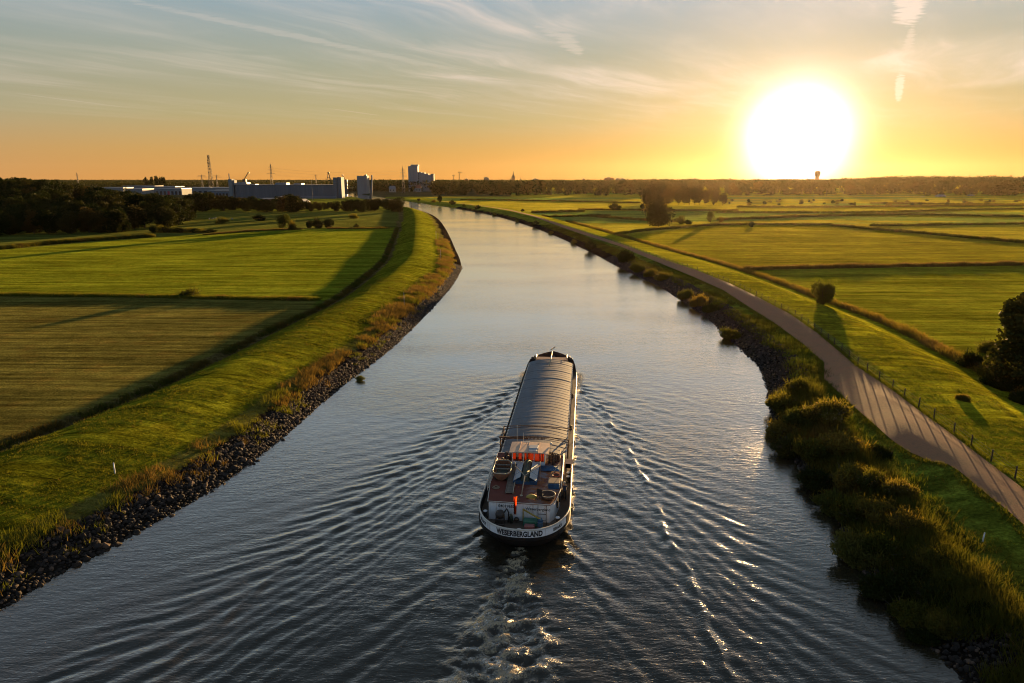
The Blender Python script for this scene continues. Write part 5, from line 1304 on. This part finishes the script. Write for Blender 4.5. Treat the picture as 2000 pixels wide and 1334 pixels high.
# ---- the man in the starboard gangway
def person(name, label, p, rot):
    import bmesh
    pr = on_barge(name, label, 'person', p, rot)
    J = {'pel': (0, 0, .95), 'waist': (0, .02, 1.10), 'chest': (0, .08, 1.32), 'neck': (0, .12, 1.48), 'head0': (0, .15, 1.56), 'head1': (0, .17, 1.66), 'head2': (0, .17, 1.74),
         'hipL': (-.10, 0, .90), 'kneeL': (-.12, .06, .50), 'ankL': (-.12, -.02, .09), 'toeL': (-.13, .15, .05), 'hipR': (.10, 0, .90), 'kneeR': (.12, .10, .50), 'ankR': (.13, .06, .09), 'toeR': (.14, .23, .05),
         'shL': (-.20, .10, 1.40), 'elL': (-.27, .16, 1.12), 'wrL': (-.22, .38, 1.02), 'shR': (.20, .10, 1.40), 'elR': (.28, .14, 1.12), 'wrR': (.24, .36, 1.00), 'paL': (-.21, .46, 1.01), 'paR': (.23, .44, .99)}
    rad = {'pel': .155, 'waist': .145, 'chest': .165, 'neck': .062, 'head0': .075, 'head1': .098, 'head2': .085, 'hipL': .095, 'kneeL': .062, 'ankL': .048, 'toeL': .042, 'hipR': .095, 'kneeR': .062, 'ankR': .048, 'toeR': .042,
           'shL': .072, 'elL': .050, 'wrL': .034, 'shR': .072, 'elR': .050, 'wrR': .034, 'paL': .040, 'paR': .040}
    E = [('pel', 'waist'), ('waist', 'chest'), ('chest', 'neck'), ('neck', 'head0'), ('head0', 'head1'), ('head1', 'head2'), ('pel', 'hipL'), ('hipL', 'kneeL'), ('kneeL', 'ankL'), ('ankL', 'toeL'), ('pel', 'hipR'), ('hipR', 'kneeR'), ('kneeR', 'ankR'), ('ankR', 'toeR'),
         ('chest', 'shL'), ('shL', 'elL'), ('elL', 'wrL'), ('wrL', 'paL'), ('chest', 'shR'), ('shR', 'elR'), ('elR', 'wrR'), ('wrR', 'paR')]
    for s, sg in (('L', -1), ('R', 1)):                                # fingers and thumb
        b = Vector(J['pa' + s])
        for q, dx__ in enumerate((-.024, -.008, .008, .024)):
            J[f'f{s}{q}'] = tuple(b + Vector((dx__, .05, -.01))); J[f'g{s}{q}'] = tuple(b + Vector((dx__ * 1.1, .075 + .012 * (1 - abs(q - 1.5)), -.045)))
            rad[f'f{s}{q}'] = .010; rad[f'g{s}{q}'] = .008; E += [('pa' + s, f'f{s}{q}'), (f'f{s}{q}', f'g{s}{q}')]
        J[f't{s}'] = tuple(b + Vector((-sg * .045, .02, -.005))); rad[f't{s}'] = .011; E.append(('pa' + s, f't{s}'))
    keys = list(J); me_ = bpy.data.meshes.new("person_body"); me_.from_pydata([J[k] for k in keys], [(keys.index(a), keys.index(b)) for a, b in E], [])
    o = link('body', me_, pr); o.modifiers.new('skin', 'SKIN'); o.modifiers.new('sub', 'SUBSURF').levels = 2
    sv = me_.skin_vertices[0].data
    for i, k in enumerate(keys): sv[i].radius = (rad[k] * (1.15 if k in ('chest', 'pel', 'waist') else 1), rad[k] * (.85 if k in ('chest', 'waist') else 1)); sv[i].use_root = (k == 'pel')
    dgp = bpy.context.evaluated_depsgraph_get(); fin = bpy.data.meshes.new_from_object(o.evaluated_get(dgp))
    o.modifiers.clear(); o.data = fin; fin.materials.clear()
    for m__ in (M_skin, M_shirt, M_trous, M_dark): fin.materials.append(m__)
    for p_ in fin.polygons:
        c_ = p_.center; p_.use_smooth = True
        arm = abs(c_.x) > .19 and c_.y > .2 and c_.z > .8
        p_.material_index = 0 if (c_.z > 1.47 or (arm and c_.y > .33)) else 1 if (c_.z > .98 or (abs(c_.x) > .2 and c_.z > .9)) else 3 if c_.z < .10 else 2
    # hair cap, nose and ears
    hm = MB(); hm.lathe([(.104, 1.64), (.112, 1.70), (.095, 1.77), (.05, 1.80), (.01, 1.805)], 0, .155, 14); hm.build('hair', M_hair, pr)
    return pr
person('person', 'white-haired man in navy shirt and dark trousers standing in the right gangway', (3.36, 6.1, 1.36), R(8))
# ================================================================== buildings, masts and things on the horizon
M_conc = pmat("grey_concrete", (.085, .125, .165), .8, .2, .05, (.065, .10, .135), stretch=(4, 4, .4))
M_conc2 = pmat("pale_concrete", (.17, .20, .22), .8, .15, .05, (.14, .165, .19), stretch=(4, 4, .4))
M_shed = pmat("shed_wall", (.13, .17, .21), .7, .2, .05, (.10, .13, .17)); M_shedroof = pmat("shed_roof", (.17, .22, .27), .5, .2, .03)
M_brick = pmat("brick_red", (.22, .10, .07), .85, .25, .2); M_plaster = pmat("plaster", (.25, .26, .26), .8, .15, .1)
M_tile = pmat("roof_tile", (.18, .08, .05), .85, .25, .2); M_steel = pmat("steel", (.10, .085, .07), .6, .3, .2); M_steel2 = pmat("galvanised_steel", (.17, .15, .13), .5, .25, .2)
M_win = pmat("dark_window", (.03, .035, .045), .2, .3, .5)
def far_thing(name, label, cat, px, dist, group=None, z=None):
    x = at_dist(px, dist); return thing(name, label, cat, (x, dist, 1.0 if z is None else z), 0, group)
def H(py, dist): return height_at(py, dist) - 1.0
def W(npx, dist): return npx / F * dist * CP

# long warehouse
D = 1000
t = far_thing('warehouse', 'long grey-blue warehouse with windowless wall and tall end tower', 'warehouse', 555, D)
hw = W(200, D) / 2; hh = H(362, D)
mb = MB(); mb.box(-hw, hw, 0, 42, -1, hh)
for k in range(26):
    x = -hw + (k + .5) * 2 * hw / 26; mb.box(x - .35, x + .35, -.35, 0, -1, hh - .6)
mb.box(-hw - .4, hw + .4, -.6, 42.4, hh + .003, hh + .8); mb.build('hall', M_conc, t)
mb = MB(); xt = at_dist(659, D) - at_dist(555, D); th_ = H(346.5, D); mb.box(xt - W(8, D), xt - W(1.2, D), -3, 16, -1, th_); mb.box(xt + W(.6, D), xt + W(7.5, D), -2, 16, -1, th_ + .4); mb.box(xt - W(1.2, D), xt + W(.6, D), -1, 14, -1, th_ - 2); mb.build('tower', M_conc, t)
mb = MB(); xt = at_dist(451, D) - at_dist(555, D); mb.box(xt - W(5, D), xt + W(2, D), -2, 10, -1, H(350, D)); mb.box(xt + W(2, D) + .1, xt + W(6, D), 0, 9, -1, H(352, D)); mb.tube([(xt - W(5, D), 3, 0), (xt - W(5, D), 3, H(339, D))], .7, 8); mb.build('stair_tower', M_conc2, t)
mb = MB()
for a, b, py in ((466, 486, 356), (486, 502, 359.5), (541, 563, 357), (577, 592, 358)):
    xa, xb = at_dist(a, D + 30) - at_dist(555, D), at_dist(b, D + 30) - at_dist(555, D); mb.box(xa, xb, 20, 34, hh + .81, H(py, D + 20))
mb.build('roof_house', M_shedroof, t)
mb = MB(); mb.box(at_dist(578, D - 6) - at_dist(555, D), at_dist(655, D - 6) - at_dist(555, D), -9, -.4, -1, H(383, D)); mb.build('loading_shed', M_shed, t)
# white low buildings in the belt
t = far_thing('site_office', 'small white flat-roofed office among the trees before the warehouse', 'building', 549, 690)
mb = MB(); mb.box(-W(11, 690), W(8, 690), 0, 12, -1, H(386, 690)); mb.build('wall', M_plaster, t)
mb = MB(); mb.prism([(-W(12, 690), -.8), (W(9, 690), -.8), (W(9, 690), 13), (-W(12, 690), 13)], H(386, 690) + .003, H(385.4, 690) + .4); mb.build('roof', M_shedroof, t)
for k in range(4):
    mb = MB(); x = -W(9.5, 690) + k * 2.2; mb.box(x, x + 1.5, -.06, .02, H(391, 690), H(388.3, 690)); mb.build('window', M_win, t)
t = far_thing('storage_tent', 'white storage tent right of the small office', 'tent', 584, 720)
mb = MB(); w_ = W(9, 720); mb.prism([(-w_, 0), (w_, 0), (w_, 18), (-w_, 18)], -1, H(394, 720)); mb.add([(-w_, 0, H(394, 720)), (w_, 0, H(394, 720)), (0, 0, H(389, 720)), (-w_, 18, H(394, 720)), (w_, 18, H(394, 720)), (0, 18, H(389, 720))], [(0, 1, 2), (5, 4, 3), (0, 2, 5, 3), (2, 1, 4, 5)]); mb.build('canopy', M_plaster, t)
t = far_thing('boat_shed', 'grey low boat shed behind the belt left of the office', 'shed', 522, 720)
mb = MB(); mb.box(-W(15, 720), W(14, 720), 0, 14, -1, H(388.5, 720)); mb.build('wall', M_brick, t); mb = MB(); mb.box(-W(17, 720), W(15, 720), -.7, 15, H(388.5, 720) + .003, H(387.4, 720)); mb.build('roof', M_shedroof, t)
# industrial sheds on the left
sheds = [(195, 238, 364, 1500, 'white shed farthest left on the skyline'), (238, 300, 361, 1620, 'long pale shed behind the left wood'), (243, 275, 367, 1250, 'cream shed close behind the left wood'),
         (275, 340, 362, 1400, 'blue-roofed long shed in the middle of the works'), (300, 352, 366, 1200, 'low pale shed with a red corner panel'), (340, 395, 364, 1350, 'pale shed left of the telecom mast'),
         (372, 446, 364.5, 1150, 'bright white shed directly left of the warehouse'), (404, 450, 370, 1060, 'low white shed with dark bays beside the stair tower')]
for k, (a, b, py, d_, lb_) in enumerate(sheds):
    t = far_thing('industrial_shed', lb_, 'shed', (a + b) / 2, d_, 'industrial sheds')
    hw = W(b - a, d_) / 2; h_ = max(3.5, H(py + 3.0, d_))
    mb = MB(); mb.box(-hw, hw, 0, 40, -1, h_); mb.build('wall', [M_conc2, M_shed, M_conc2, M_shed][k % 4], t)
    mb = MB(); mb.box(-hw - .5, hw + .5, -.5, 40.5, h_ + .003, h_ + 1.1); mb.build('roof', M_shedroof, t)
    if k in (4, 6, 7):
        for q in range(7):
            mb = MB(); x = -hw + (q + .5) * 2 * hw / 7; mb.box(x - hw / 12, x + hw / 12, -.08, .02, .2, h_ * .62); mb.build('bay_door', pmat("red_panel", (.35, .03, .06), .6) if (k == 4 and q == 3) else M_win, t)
# silos
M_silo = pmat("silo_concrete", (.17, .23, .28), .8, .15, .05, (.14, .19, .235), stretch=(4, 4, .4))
D = 1500
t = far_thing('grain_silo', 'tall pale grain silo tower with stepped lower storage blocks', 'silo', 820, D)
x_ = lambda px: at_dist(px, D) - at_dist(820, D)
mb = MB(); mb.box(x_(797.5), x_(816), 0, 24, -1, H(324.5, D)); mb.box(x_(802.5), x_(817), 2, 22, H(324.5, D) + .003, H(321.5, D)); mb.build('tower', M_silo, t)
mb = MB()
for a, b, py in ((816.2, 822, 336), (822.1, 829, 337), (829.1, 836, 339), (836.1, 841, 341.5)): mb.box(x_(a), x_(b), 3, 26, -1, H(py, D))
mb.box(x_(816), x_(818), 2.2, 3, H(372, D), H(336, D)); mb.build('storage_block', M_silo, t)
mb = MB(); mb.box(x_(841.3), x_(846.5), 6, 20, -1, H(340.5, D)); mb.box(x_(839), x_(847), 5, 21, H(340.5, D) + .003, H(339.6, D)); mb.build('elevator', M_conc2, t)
for px in (817.6,):
    for k in range(7): mb = MB(); z = 6 + k * 5; mb.box(x_(816.4), x_(818.2), 1.9, 2.15, z, z + 2.4); mb.build('window', M_win, t)
mb = MB()
for px, py in ((804, 319.5), (809, 320), (815, 319.5), (824, 334.5), (833, 337)): mb.tube([(x_(px), 8, H(py + 6, D)), (x_(px), 8, H(py, D))], .35, 5)
mb.build('roof_mast', M_steel, t)
D = 1300
t = far_thing('storage_tower', 'pale square storage tower left of the tall silo', 'silo', 706, D)
x_ = lambda px: at_dist(px, D) - at_dist(706, D)
mb = MB(); mb.box(x_(697), x_(711), 0, 22, -1, H(343.5, D)); mb.box(x_(711) + .02, x_(717), -2, 20, -1, H(343, D)); mb.build('tower', M_conc2, t); mb = MB(); mb.box(x_(711.5), x_(715), 2, 8, H(343, D) + .003, H(341, D)); mb.build('lift_house', M_steel, t)
# lattice masts
def lattice(mb, h, w0, w1, r_=.16, n=9):
    zs = [h * (1 - (1 - k / n) ** 1.25) for k in range(n + 1)]
    for s in ((-1, -1), (1, -1), (1, 1), (-1, 1)): mb.tube([(s[0] * w0, s[1] * w0, 0), (s[0] * w1, s[1] * w1, h)], r_, 4)
    for a, b in zip(zs[:-1], zs[1:]):
        wa, wb = w0 + (w1 - w0) * a / h, w0 + (w1 - w0) * b / h
        c = [(-1, -1), (1, -1), (1, 1), (-1, 1)]
        for i in range(4):
            p, q_ = c[i], c[(i + 1) % 4]
            mb.tube([(p[0] * wa, p[1] * wa, a), (q_[0] * wb, q_[1] * wb, b)], r_ * .6, 3); mb.tube([(q_[0] * wa, q_[1] * wa, a), (p[0] * wb, p[1] * wb, b)], r_ * .6, 3)
D = 1500
t = far_thing('telecom_mast', 'tall reddish lattice mast crowded with antennas on the left skyline', 'mast', 411, D)
mb = MB(); lattice(mb, H(303, D), 4.2, 1.3, .35, 12); mb.build('lattice', M_steel, t)
mb = MB()
for py, sx in ((306, -.6), (309, 1.2), (313, -1.6), (318, -1.8), (320, .9), (325, -.8), (330, 1.2), (337, -2)): z = H(py, D); mb.tube([(sx, -1.6, z - 1.3), (sx, -1.6, z + 1.3)], 1.0, 8)
mb.build('antenna', M_dark, t)
def pylon(px, py, d_, label, arms, group='power pylons', r_=.22):
    t = far_thing('power_pylon', label, 'pylon', px, d_, group); h = H(py, d_)
    mb = MB(); lattice(mb, h, h * .055, h * .008, r_, 9); mb.tube([(0, 0, h), (0, 0, h + 3)], r_ * .7, 4); mb.build('lattice', M_steel2, t)
    for k, (f_, w_) in enumerate(arms):
        mb = MB(); z = h * f_
        for s in (-1, 1):
            mb.tube([(0, 0, z + 1.6), (s * w_, 0, z)], r_ * .7, 4); mb.tube([(0, 0, z), (s * w_, 0, z)], r_ * .7, 4); mb.tube([(s * w_, 0, z), (s * w_, 0, z - 1.6)], r_ * .6, 4)
        mb.build('crossarm', M_steel2, t)
    return t, h
p1, h1 = pylon(530, 321, 1400, 'lattice power pylon with three crossarms behind the warehouse', [(.90, 4.6), (.80, 6.0), (.68, 8.2)])
p2, h2 = pylon(787, 327, 1350, 'power pylon standing on the river bank left of the silo', [(.90, 3.8), (.80, 5.2), (.66, 7.2)])
p3, h3 = pylon(394, 341.5, 1700, 'short wide power pylon beside the telecom mast', [(.95, 9.0), (.86, 12.0)])
p4, h4 = pylon(423, 341.5, 1750, 'pylon right of the telecom mast partly merged with it', [(.93, 9.0), (.84, 12.0)])
p5, h5 = pylon(151, 338, 2200, 'faint slender pylon alone on the far left skyline', [(.85, 4.0)], r_=.3)
p6, h6 = pylon(617, 342, 1900, 'thin distant pylon behind the warehouse roof', [(.93, 6.0)], r_=.25)
def wires(a, ha, b, hb, fr, label):
    o = MB()
    for f_, w_ in fr:
        for s in (-1, 1):
            P0 = Vector(a.location) + Vector((s * w_, 0, ha * f_ - 1.5)); P1 = Vector(b.location) + Vector((s * w_, 0, hb * f_ - 1.5)); ln = (P1 - P0).length
            o.tube([P0.lerp(P1, k / 14) - Vector((0, 0, ln * .022 * 4 * (k / 14) * (1 - k / 14))) for k in range(15)], .055, 3)
    tag(o.build('power_line', M_steel), label, 'power line', 'power lines')
wires(p1, h1, p2, h2, [(.90, 4.2), (.80, 5.5), (.67, 7.6)], 'sagging power line wires between the warehouse pylon and the river pylon')
wires(p3, h3, p1, h1, [(.90, 5.5), (.80, 7.5)], 'power line wires rising from the left pylon to the warehouse pylon')
# cranes
def boom_crane(px, d_, pts, label, r_=.5, mat=None, base=None):
    t = far_thing('harbour_crane', label, 'crane', px, d_, 'harbour cranes')
    P = [(at_dist(a, d_) - at_dist(px, d_), 0, H(b, d_)) for a, b in pts]
    mb = MB(); mb.tube(P, r_, 5); mb.tube([(p[0] - 1.4, .5, p[2]) for p in P], r_ * .6, 5)
    for k in range(9):
        q_ = k / 8; a, b = Vector(P[0]), Vector(P[-1]); c = a.lerp(b, q_); e = a.lerp(b, min(1, q_ + .1)) + Vector((-1.4, .5, 0)); mb.tube([c, e], r_ * .4, 3)
    mb.build('boom', mat or M_steel, t)
    x0 = P[0][0]; mb = MB(); mb.box(x0 - 3, x0 + 3, -2, 4, -1, max(2.0, P[0][2])); mb.build('cab', mat or M_steel, t)
    mb = MB(); mb.box(P[-1][0] - 1.3, P[-1][0] + 1.3, -1, 1, P[-1][2] - 1.0, P[-1][2] + 1.2); mb.build('boom_head', M_dark, t)
boom_crane(478, 1300, [(477, 350), (486, 337.5)], 'leaning dark crane boom above the left end of the warehouse')
boom_crane(671, 1450, [(675, 351), (669, 342)], 'small leaning crane boom right of the warehouse tower', .4)
t = far_thing('luffing_crane', 'A-shaped dark harbour crane behind the warehouse roof', 'crane', 643, 1150)
q = lambda px, py: (at_dist(px, 1150) - at_dist(643, 1150), 0, H(py, 1150))
mb = MB(); mb.tube([q(638, 352), q(641.5, 337)], .6, 5); mb.tube([q(641.5, 337), q(648, 358)], .5, 5); mb.tube([q(643, 337), q(645, 360)], .5, 5); mb.tube([q(639, 347), q(645, 347)], .35, 4); mb.box(q(640.5, 338)[0], q(643.5, 338)[0], -1, 1, H(338.5, 1150), H(336, 1150)); mb.build('jib', M_steel, t)
mb = MB(); mb.box(-4, 4, 0, 8, -1, 8); mb.build('undercarriage', M_steel, t)
D = 800
t = far_thing('pontoon_crane', 'grey crane with upright jib on a pontoon in the river', 'crane', 722, D, z=0.0)
q = lambda px, py: (at_dist(px, D) - at_dist(722, D), 0, height_at(py, D))
mb = MB(); mb.tube([q(722, 388), q(724, 372), q(726.5, 345)], [1.6, 1.2, .7], 6); mb.box(q(725.4, 345)[0], q(728, 345)[0], -.8, .8, height_at(346.5, D), height_at(342, D)); mb.tube([q(728, 346), q(726, 385)], .12, 4); mb.build('jib', M_conc, t)
mb = MB(); mb.box(q(719, 0)[0], q(726, 0)[0], -2, 2, 1.3, 4.8); mb.build('cab', M_conc, t); mb = MB(); mb.prism([(q(709, 0)[0], -3.5), (q(728, 0)[0], -3.5), (q(730, 0)[0], 3.5), (q(709, 0)[0], 3.5)], -.6, 1.297); mb.build('pontoon', M_conc, t)
mb = MB(); mb.bar(q(710, 387.5), q(722, 382), .5); mb.build('ramp', M_conc2, t)
def tower_crane(px, py, d_, jl, jr, label):
    t = far_thing('tower_crane', label, 'crane', px, d_, 'tower cranes'); h = H(py, d_)
    mb = MB(); lattice(mb, h, .9, .9, .3, 8); mb.build('tower', M_steel, t); mb = MB(); mb.tube([(W(jl, d_), 0, h), (0, 0, h + 1.0), (W(jr, d_), 0, h)], .55, 4); mb.tube([(W(jl, d_), 0, h), (0, 0, h + 4), (W(jr, d_), 0, h)], .18, 3); mb.build('jib', M_steel, t)
tower_crane(885.5, 343, 2400, -2.5, 3, 'small tower crane left of its taller twin'); tower_crane(897, 337, 2300, -2.5, 6, 'taller of the two tower cranes on the skyline'); tower_crane(948, 347, 2700, -4, 5, 'low tower crane over the pale skyline block')
# spire, water tower, skyline buildings
def spire(px, py, d_, label, r0, seg=6):
    t = far_thing('church_spire', label, 'church', px, d_, 'church spires'); h = H(py, d_)
    mb = MB(); mb.box(-r0, r0, -r0, r0, -1, h * .48); mb.build('tower', M_brick, t); mb = MB(); mb.lathe([(r0 * 1.25, h * .48 + .01), (r0 * .5, h * .72), (.3, h)], 0, 0, seg, smooth=False); mb.build('spire', M_steel, t)
    for s in (-1, 1): mb = MB(); mb.lathe([(r0 * .35, h * .40), (r0 * .3, h * .55), (.1, h * .66)], s * r0 * 1.1, 0, 6, smooth=False); mb.build('pinnacle', M_steel, t)
spire(1002.5, 334, 3300, 'tall pointed church spire on the central skyline', 6); spire(998, 345.5, 3400, 'small companion spire left of the tall one', 2.5); spire(1267, 348, 3600, 'tiny lone spire right of the domed tree', 3); spire(1017, 345, 3500, 'thin low spire right of the tall one', 2)
D = 2600
t = far_thing('water_tower', 'broad-headed water tower silhouetted beside the sun', 'tower', 1596, D); h = H(333.5, D)
mb = MB(); mb.lathe([(7.2, -1), (6.6, h * .45), (6.6, h * .62)], 0, 0, 20); mb.build('shaft', M_brick, t)
mb = MB(); mb.lathe([(6.6, h * .62 + .01), (9.6, h * .68), (9.6, h * .93), (8.4, h * .93 + .02), (8.2, h * .965), (3.0, h)], 0, 0, 20); mb.build('tank', M_brick, t)
blocks = [(1181, 1199, 347.5, 2500, 'broad apartment block on the skyline'), (1203, 1211, 348.5, 2600, 'white narrow block right of the apartment block'), (1212, 1221, 348.8, 2650, 'second white block beside the narrow one'), (945, 955, 347.0, 2800, 'pale skyline block under the low crane'),
          (1138, 1143, 349, 2900, 'small dark tower block on the skyline'), (1040, 1052, 349.5, 2900, 'low white building on the skyline'), (907, 915, 350, 2500, 'small building near the tower cranes'), (1355, 1360, 348.5, 3000, 'tiny dark building left of the sun'), (1425, 1428, 348, 3000, 'slim stub on the skyline left of the sun')]
for a, b, py, d_, lb_ in blocks:
    t = far_thing('apartment_block', lb_, 'building', (a + b) / 2, d_, 'skyline buildings'); hw = W(b - a, d_) / 2; h = H(py, d_)
    mb = MB(); mb.box(-hw, hw, 0, 14, -1, h); mb.build('wall', M_plaster if 'white' in lb_ or 'pale' in lb_ else M_brick, t); mb = MB(); mb.box(-hw * .5, hw * .3, 3, 9, h + .003, h + 2.5); mb.build('roof_house', M_plaster, t)
    for k in range(5): mb = MB(); z = h * (.45 + .1 * k); mb.box(-hw * .9, hw * .9, -.08, .02, z, z + 1.3); mb.build('window', M_win, t)
def house(px, py, d_, wpx, label, wm=None, rm=None, roof_white=False):
    t = far_thing('house', label, 'house', px, d_, 'houses among the far trees'); w_ = W(wpx, d_) / 2; h = H(py, d_); e = h * .55
    mb = MB(); mb.box(-w_, w_, 0, 10, -1, e); mb.build('wall', wm or M_plaster, t); mb = MB()
    mb.add([(-w_ - .4, -.5, e - .1), (w_ + .4, -.5, e - .1), (w_ + .4, 10.5, e - .1), (-w_ - .4, 10.5, e - .1), (-w_ * .9, 5, h), (w_ * .9, 5, h)], [(0, 1, 5, 4), (2, 3, 4, 5), (1, 2, 5), (3, 0, 4), (3, 2, 1, 0)]); mb.build('roof', rm or M_tile, t)
    for s in (-.5, .4): mb = MB(); mb.box(s * w_ - .7, s * w_ + .7, -.07, .02, e * .35, e * .8); mb.build('window', M_win, t)
house(765, 363, 1420, 12, 'house with grey roof left of the silo trees', None, M_shed); house(816, 361, 1440, 10, 'pale house below the silo tower'); house(882, 363, 1500, 8, 'white gabled house among trees right of the silo', None, M_plaster); house(909, 363, 1520, 7, 'white low house at the edge of the far trees', None, M_plaster)
house(1846, 380, 1080, 14, 'white roofed farm house before the right-hand wood', None, M_plaster); house(1811, 384, 1080, 5, 'small white hut left of the farm house', None, M_plaster); house(1905, 380, 1120, 8, 'grey hut right of the farm house', None, M_shed); house(755, 358, 1700, 6, 'pale gable just above the river trees')
# moored boat beyond the belt, river stakes, marker posts
t = far_thing('moored_boat', 'white boat moored at the quay by the warehouse tower', 'boat', 674, 1090, z=0.0)
mb = MB(); mb.prism([(-5, -3), (6, -3), (7.5, 0), (6, 3), (-5, 3)], -.5, 1.6); mb.build('hull', M_white, t); mb = MB(); mb.cbox(-4, 2.5, -2, 2, 1.6, 4.6, .2); mb.build('cabin', M_white, t)
mb = MB(); mb.box(-3.4, 2.0, -2.05, -1.95, 3.2, 4.1); mb.build('window', M_win, t)
t = far_thing('flagpole', 'tall thin pale pole before the warehouse wall', 'pole', 608, 900)
mb = MB(); mb.tube([(0, 0, 0), (0, 0, H(351, 900))], [.22, .12], 6); mb.build('pole', M_plaster, t); mb = MB(); mb.lathe([(.5, -.2), (.5, .3), (.25, .5)], 0, 0, 8); mb.build('base', M_conc, t)
def stake(name, px, py, h, r_, mat, label, cat, group=None, zz=None, lean=0.0):
    x, y = U(px, py, .8 if zz is None else zz); z = gz(x, y) if zz is None else zz
    mb = MB(); mb.tube([(0, 0, -.3), (lean * .5, 0, h * .5), (lean, 0, h)], [r_, r_ * .95, r_ * .8], 7); mb.lathe([(r_ * .85, h - .02), (r_ * .9, h + .03), (r_ * .3, h + .08)], lean, 0, 7)
    return tag(mb.build(name, mat, None, loc=(x, y, z)), label, cat, group)
stake('marker_post', 228, 948, 1.05, .07, M_white, 'white marker post on the grass above the near left stones', 'post'); stake('marker_post', 1914, 1086, .75, .06, M_white, 'pale marker post in the grass at the right edge of the thicket', 'post', lean=.05)
stake('marker_post', 861, 516, 4.0, .09, M_cream, 'thin tall stake on the left bank at the bend', 'post'); stake('marker_post', 790, 606, 3.2, .07, M_cream, 'thin stake among tall grass on the middle left bank', 'post'); stake('marker_post', 852, 472, 3.6, .10, M_cream, 'thin stake farthest up the left bank', 'post')
stake('marker_post', 1571, 897, 0.9, .03, M_white, 'short white stick in the grass above the thicket', 'post') if False else None
stake('mooring_pile', 804, 408, 3.4, .35, M_dark, 'dark pile standing in the water at the river bend', 'pile', zz=0.0)

# ---- wire fence along the path
FE = spline([U(x + 7 * (y - 347) / 350, y + 2, 3.0) for x, y in PATH_R if y < 1080], 2.0)
seg = np.linalg.norm(np.diff(FE, axis=0), axis=1); cum = np.concatenate([[0], np.cumsum(seg)])
ft = thing('wire_fence', 'wire fence on dark wooden posts along the right side of the path', 'fence', (FE[0][0], FE[0][1], gz(*FE[0])))
org = Vector(ft.location); tops = []
d0 = float(np.interp(20, FE[:, 1], cum)); 
for k in range(100):
    s = d0 + k * 4.0 + RNG.uniform(-.3, .3) + max(0, k - 60) * .6
    if s > cum[-1]: break
    x, y = np.interp(s, cum, FE[:, 0]), np.interp(s, cum, FE[:, 1]); z = gz(x, y); h = RNG.uniform(1.15, 1.35)
    mb = MB(); mb.tube([(0, 0, -.2), (RNG.uniform(-.04, .04), RNG.uniform(-.04, .04), h)], [.075, .065], 6)
    o = mb.build('fence_post', M_rust if False else M_wooddark if 'M_wooddark' in globals() else M_bark, ft); o.location = Vector((x, y, z)) - org; tops.append((x - org.x, y - org.y, z - org.z))
for hz in (.45, .8, 1.1):
    mb = MB(); mb.tube([(a, b, c + hz) for a, b, c in tops], .012, 3, caps=False); mb.build('wire', M_steel2, ft)
# pale dots in the rough pasture
for k, (px, py) in enumerate([(409, 427.5), (415, 427), (421, 426), (429, 428), (453.5, 427.5)]):
    x, y = U(px, py + 1.2, .9); mb = MB(); rs_ = .55
    mb.lathe([(.05, .18), (.34, .25), (.46, .55), (.36, .85), (.05, .98)], 0, 0, 9, sx=1.5)
    mb.lathe([(.04, .70), (.17, .75), (.19, .95), (.08, 1.10)], .72, 0, 7, sx=1.3)
    for lx_, ly_ in ((-.4, -.18), (-.4, .18), (.4, -.18), (.4, .18)): mb.tube([(lx_, ly_, 0), (lx_, ly_, .4)], .06, 5)
    o = mb.build('sheep', M_plaster, None, loc=(x, y, gz(x, y)), rot=(0, 0, RNG.uniform(0, 6.28)))
    tag(o, 'rightmost pale sheep, apart from the rest of the flock' if k == 4 else 'pale sheep grazing in the rough pasture before the tree belt', 'sheep', 'sheep in the rough pasture')

# ---- evening haze over the whole scene
HAZE_D = 0.0000062
mb = MB(); mb.box(-9000, 9000, -600, 5600, -3.5, 130)
hm = bpy.data.materials.new("haze"); hm.use_nodes = True; t = NT(hm.node_tree)
t.n('ShaderNodeOutputMaterial', {'Volume': t.n('ShaderNodeVolumePrincipled', {'Color': (1.0, .80, .52), 'Density': HAZE_D, 'Anisotropy': .76})})
tag(mb.build('haze', hm), kind='stuff', label='thin golden evening haze', cat='haze')
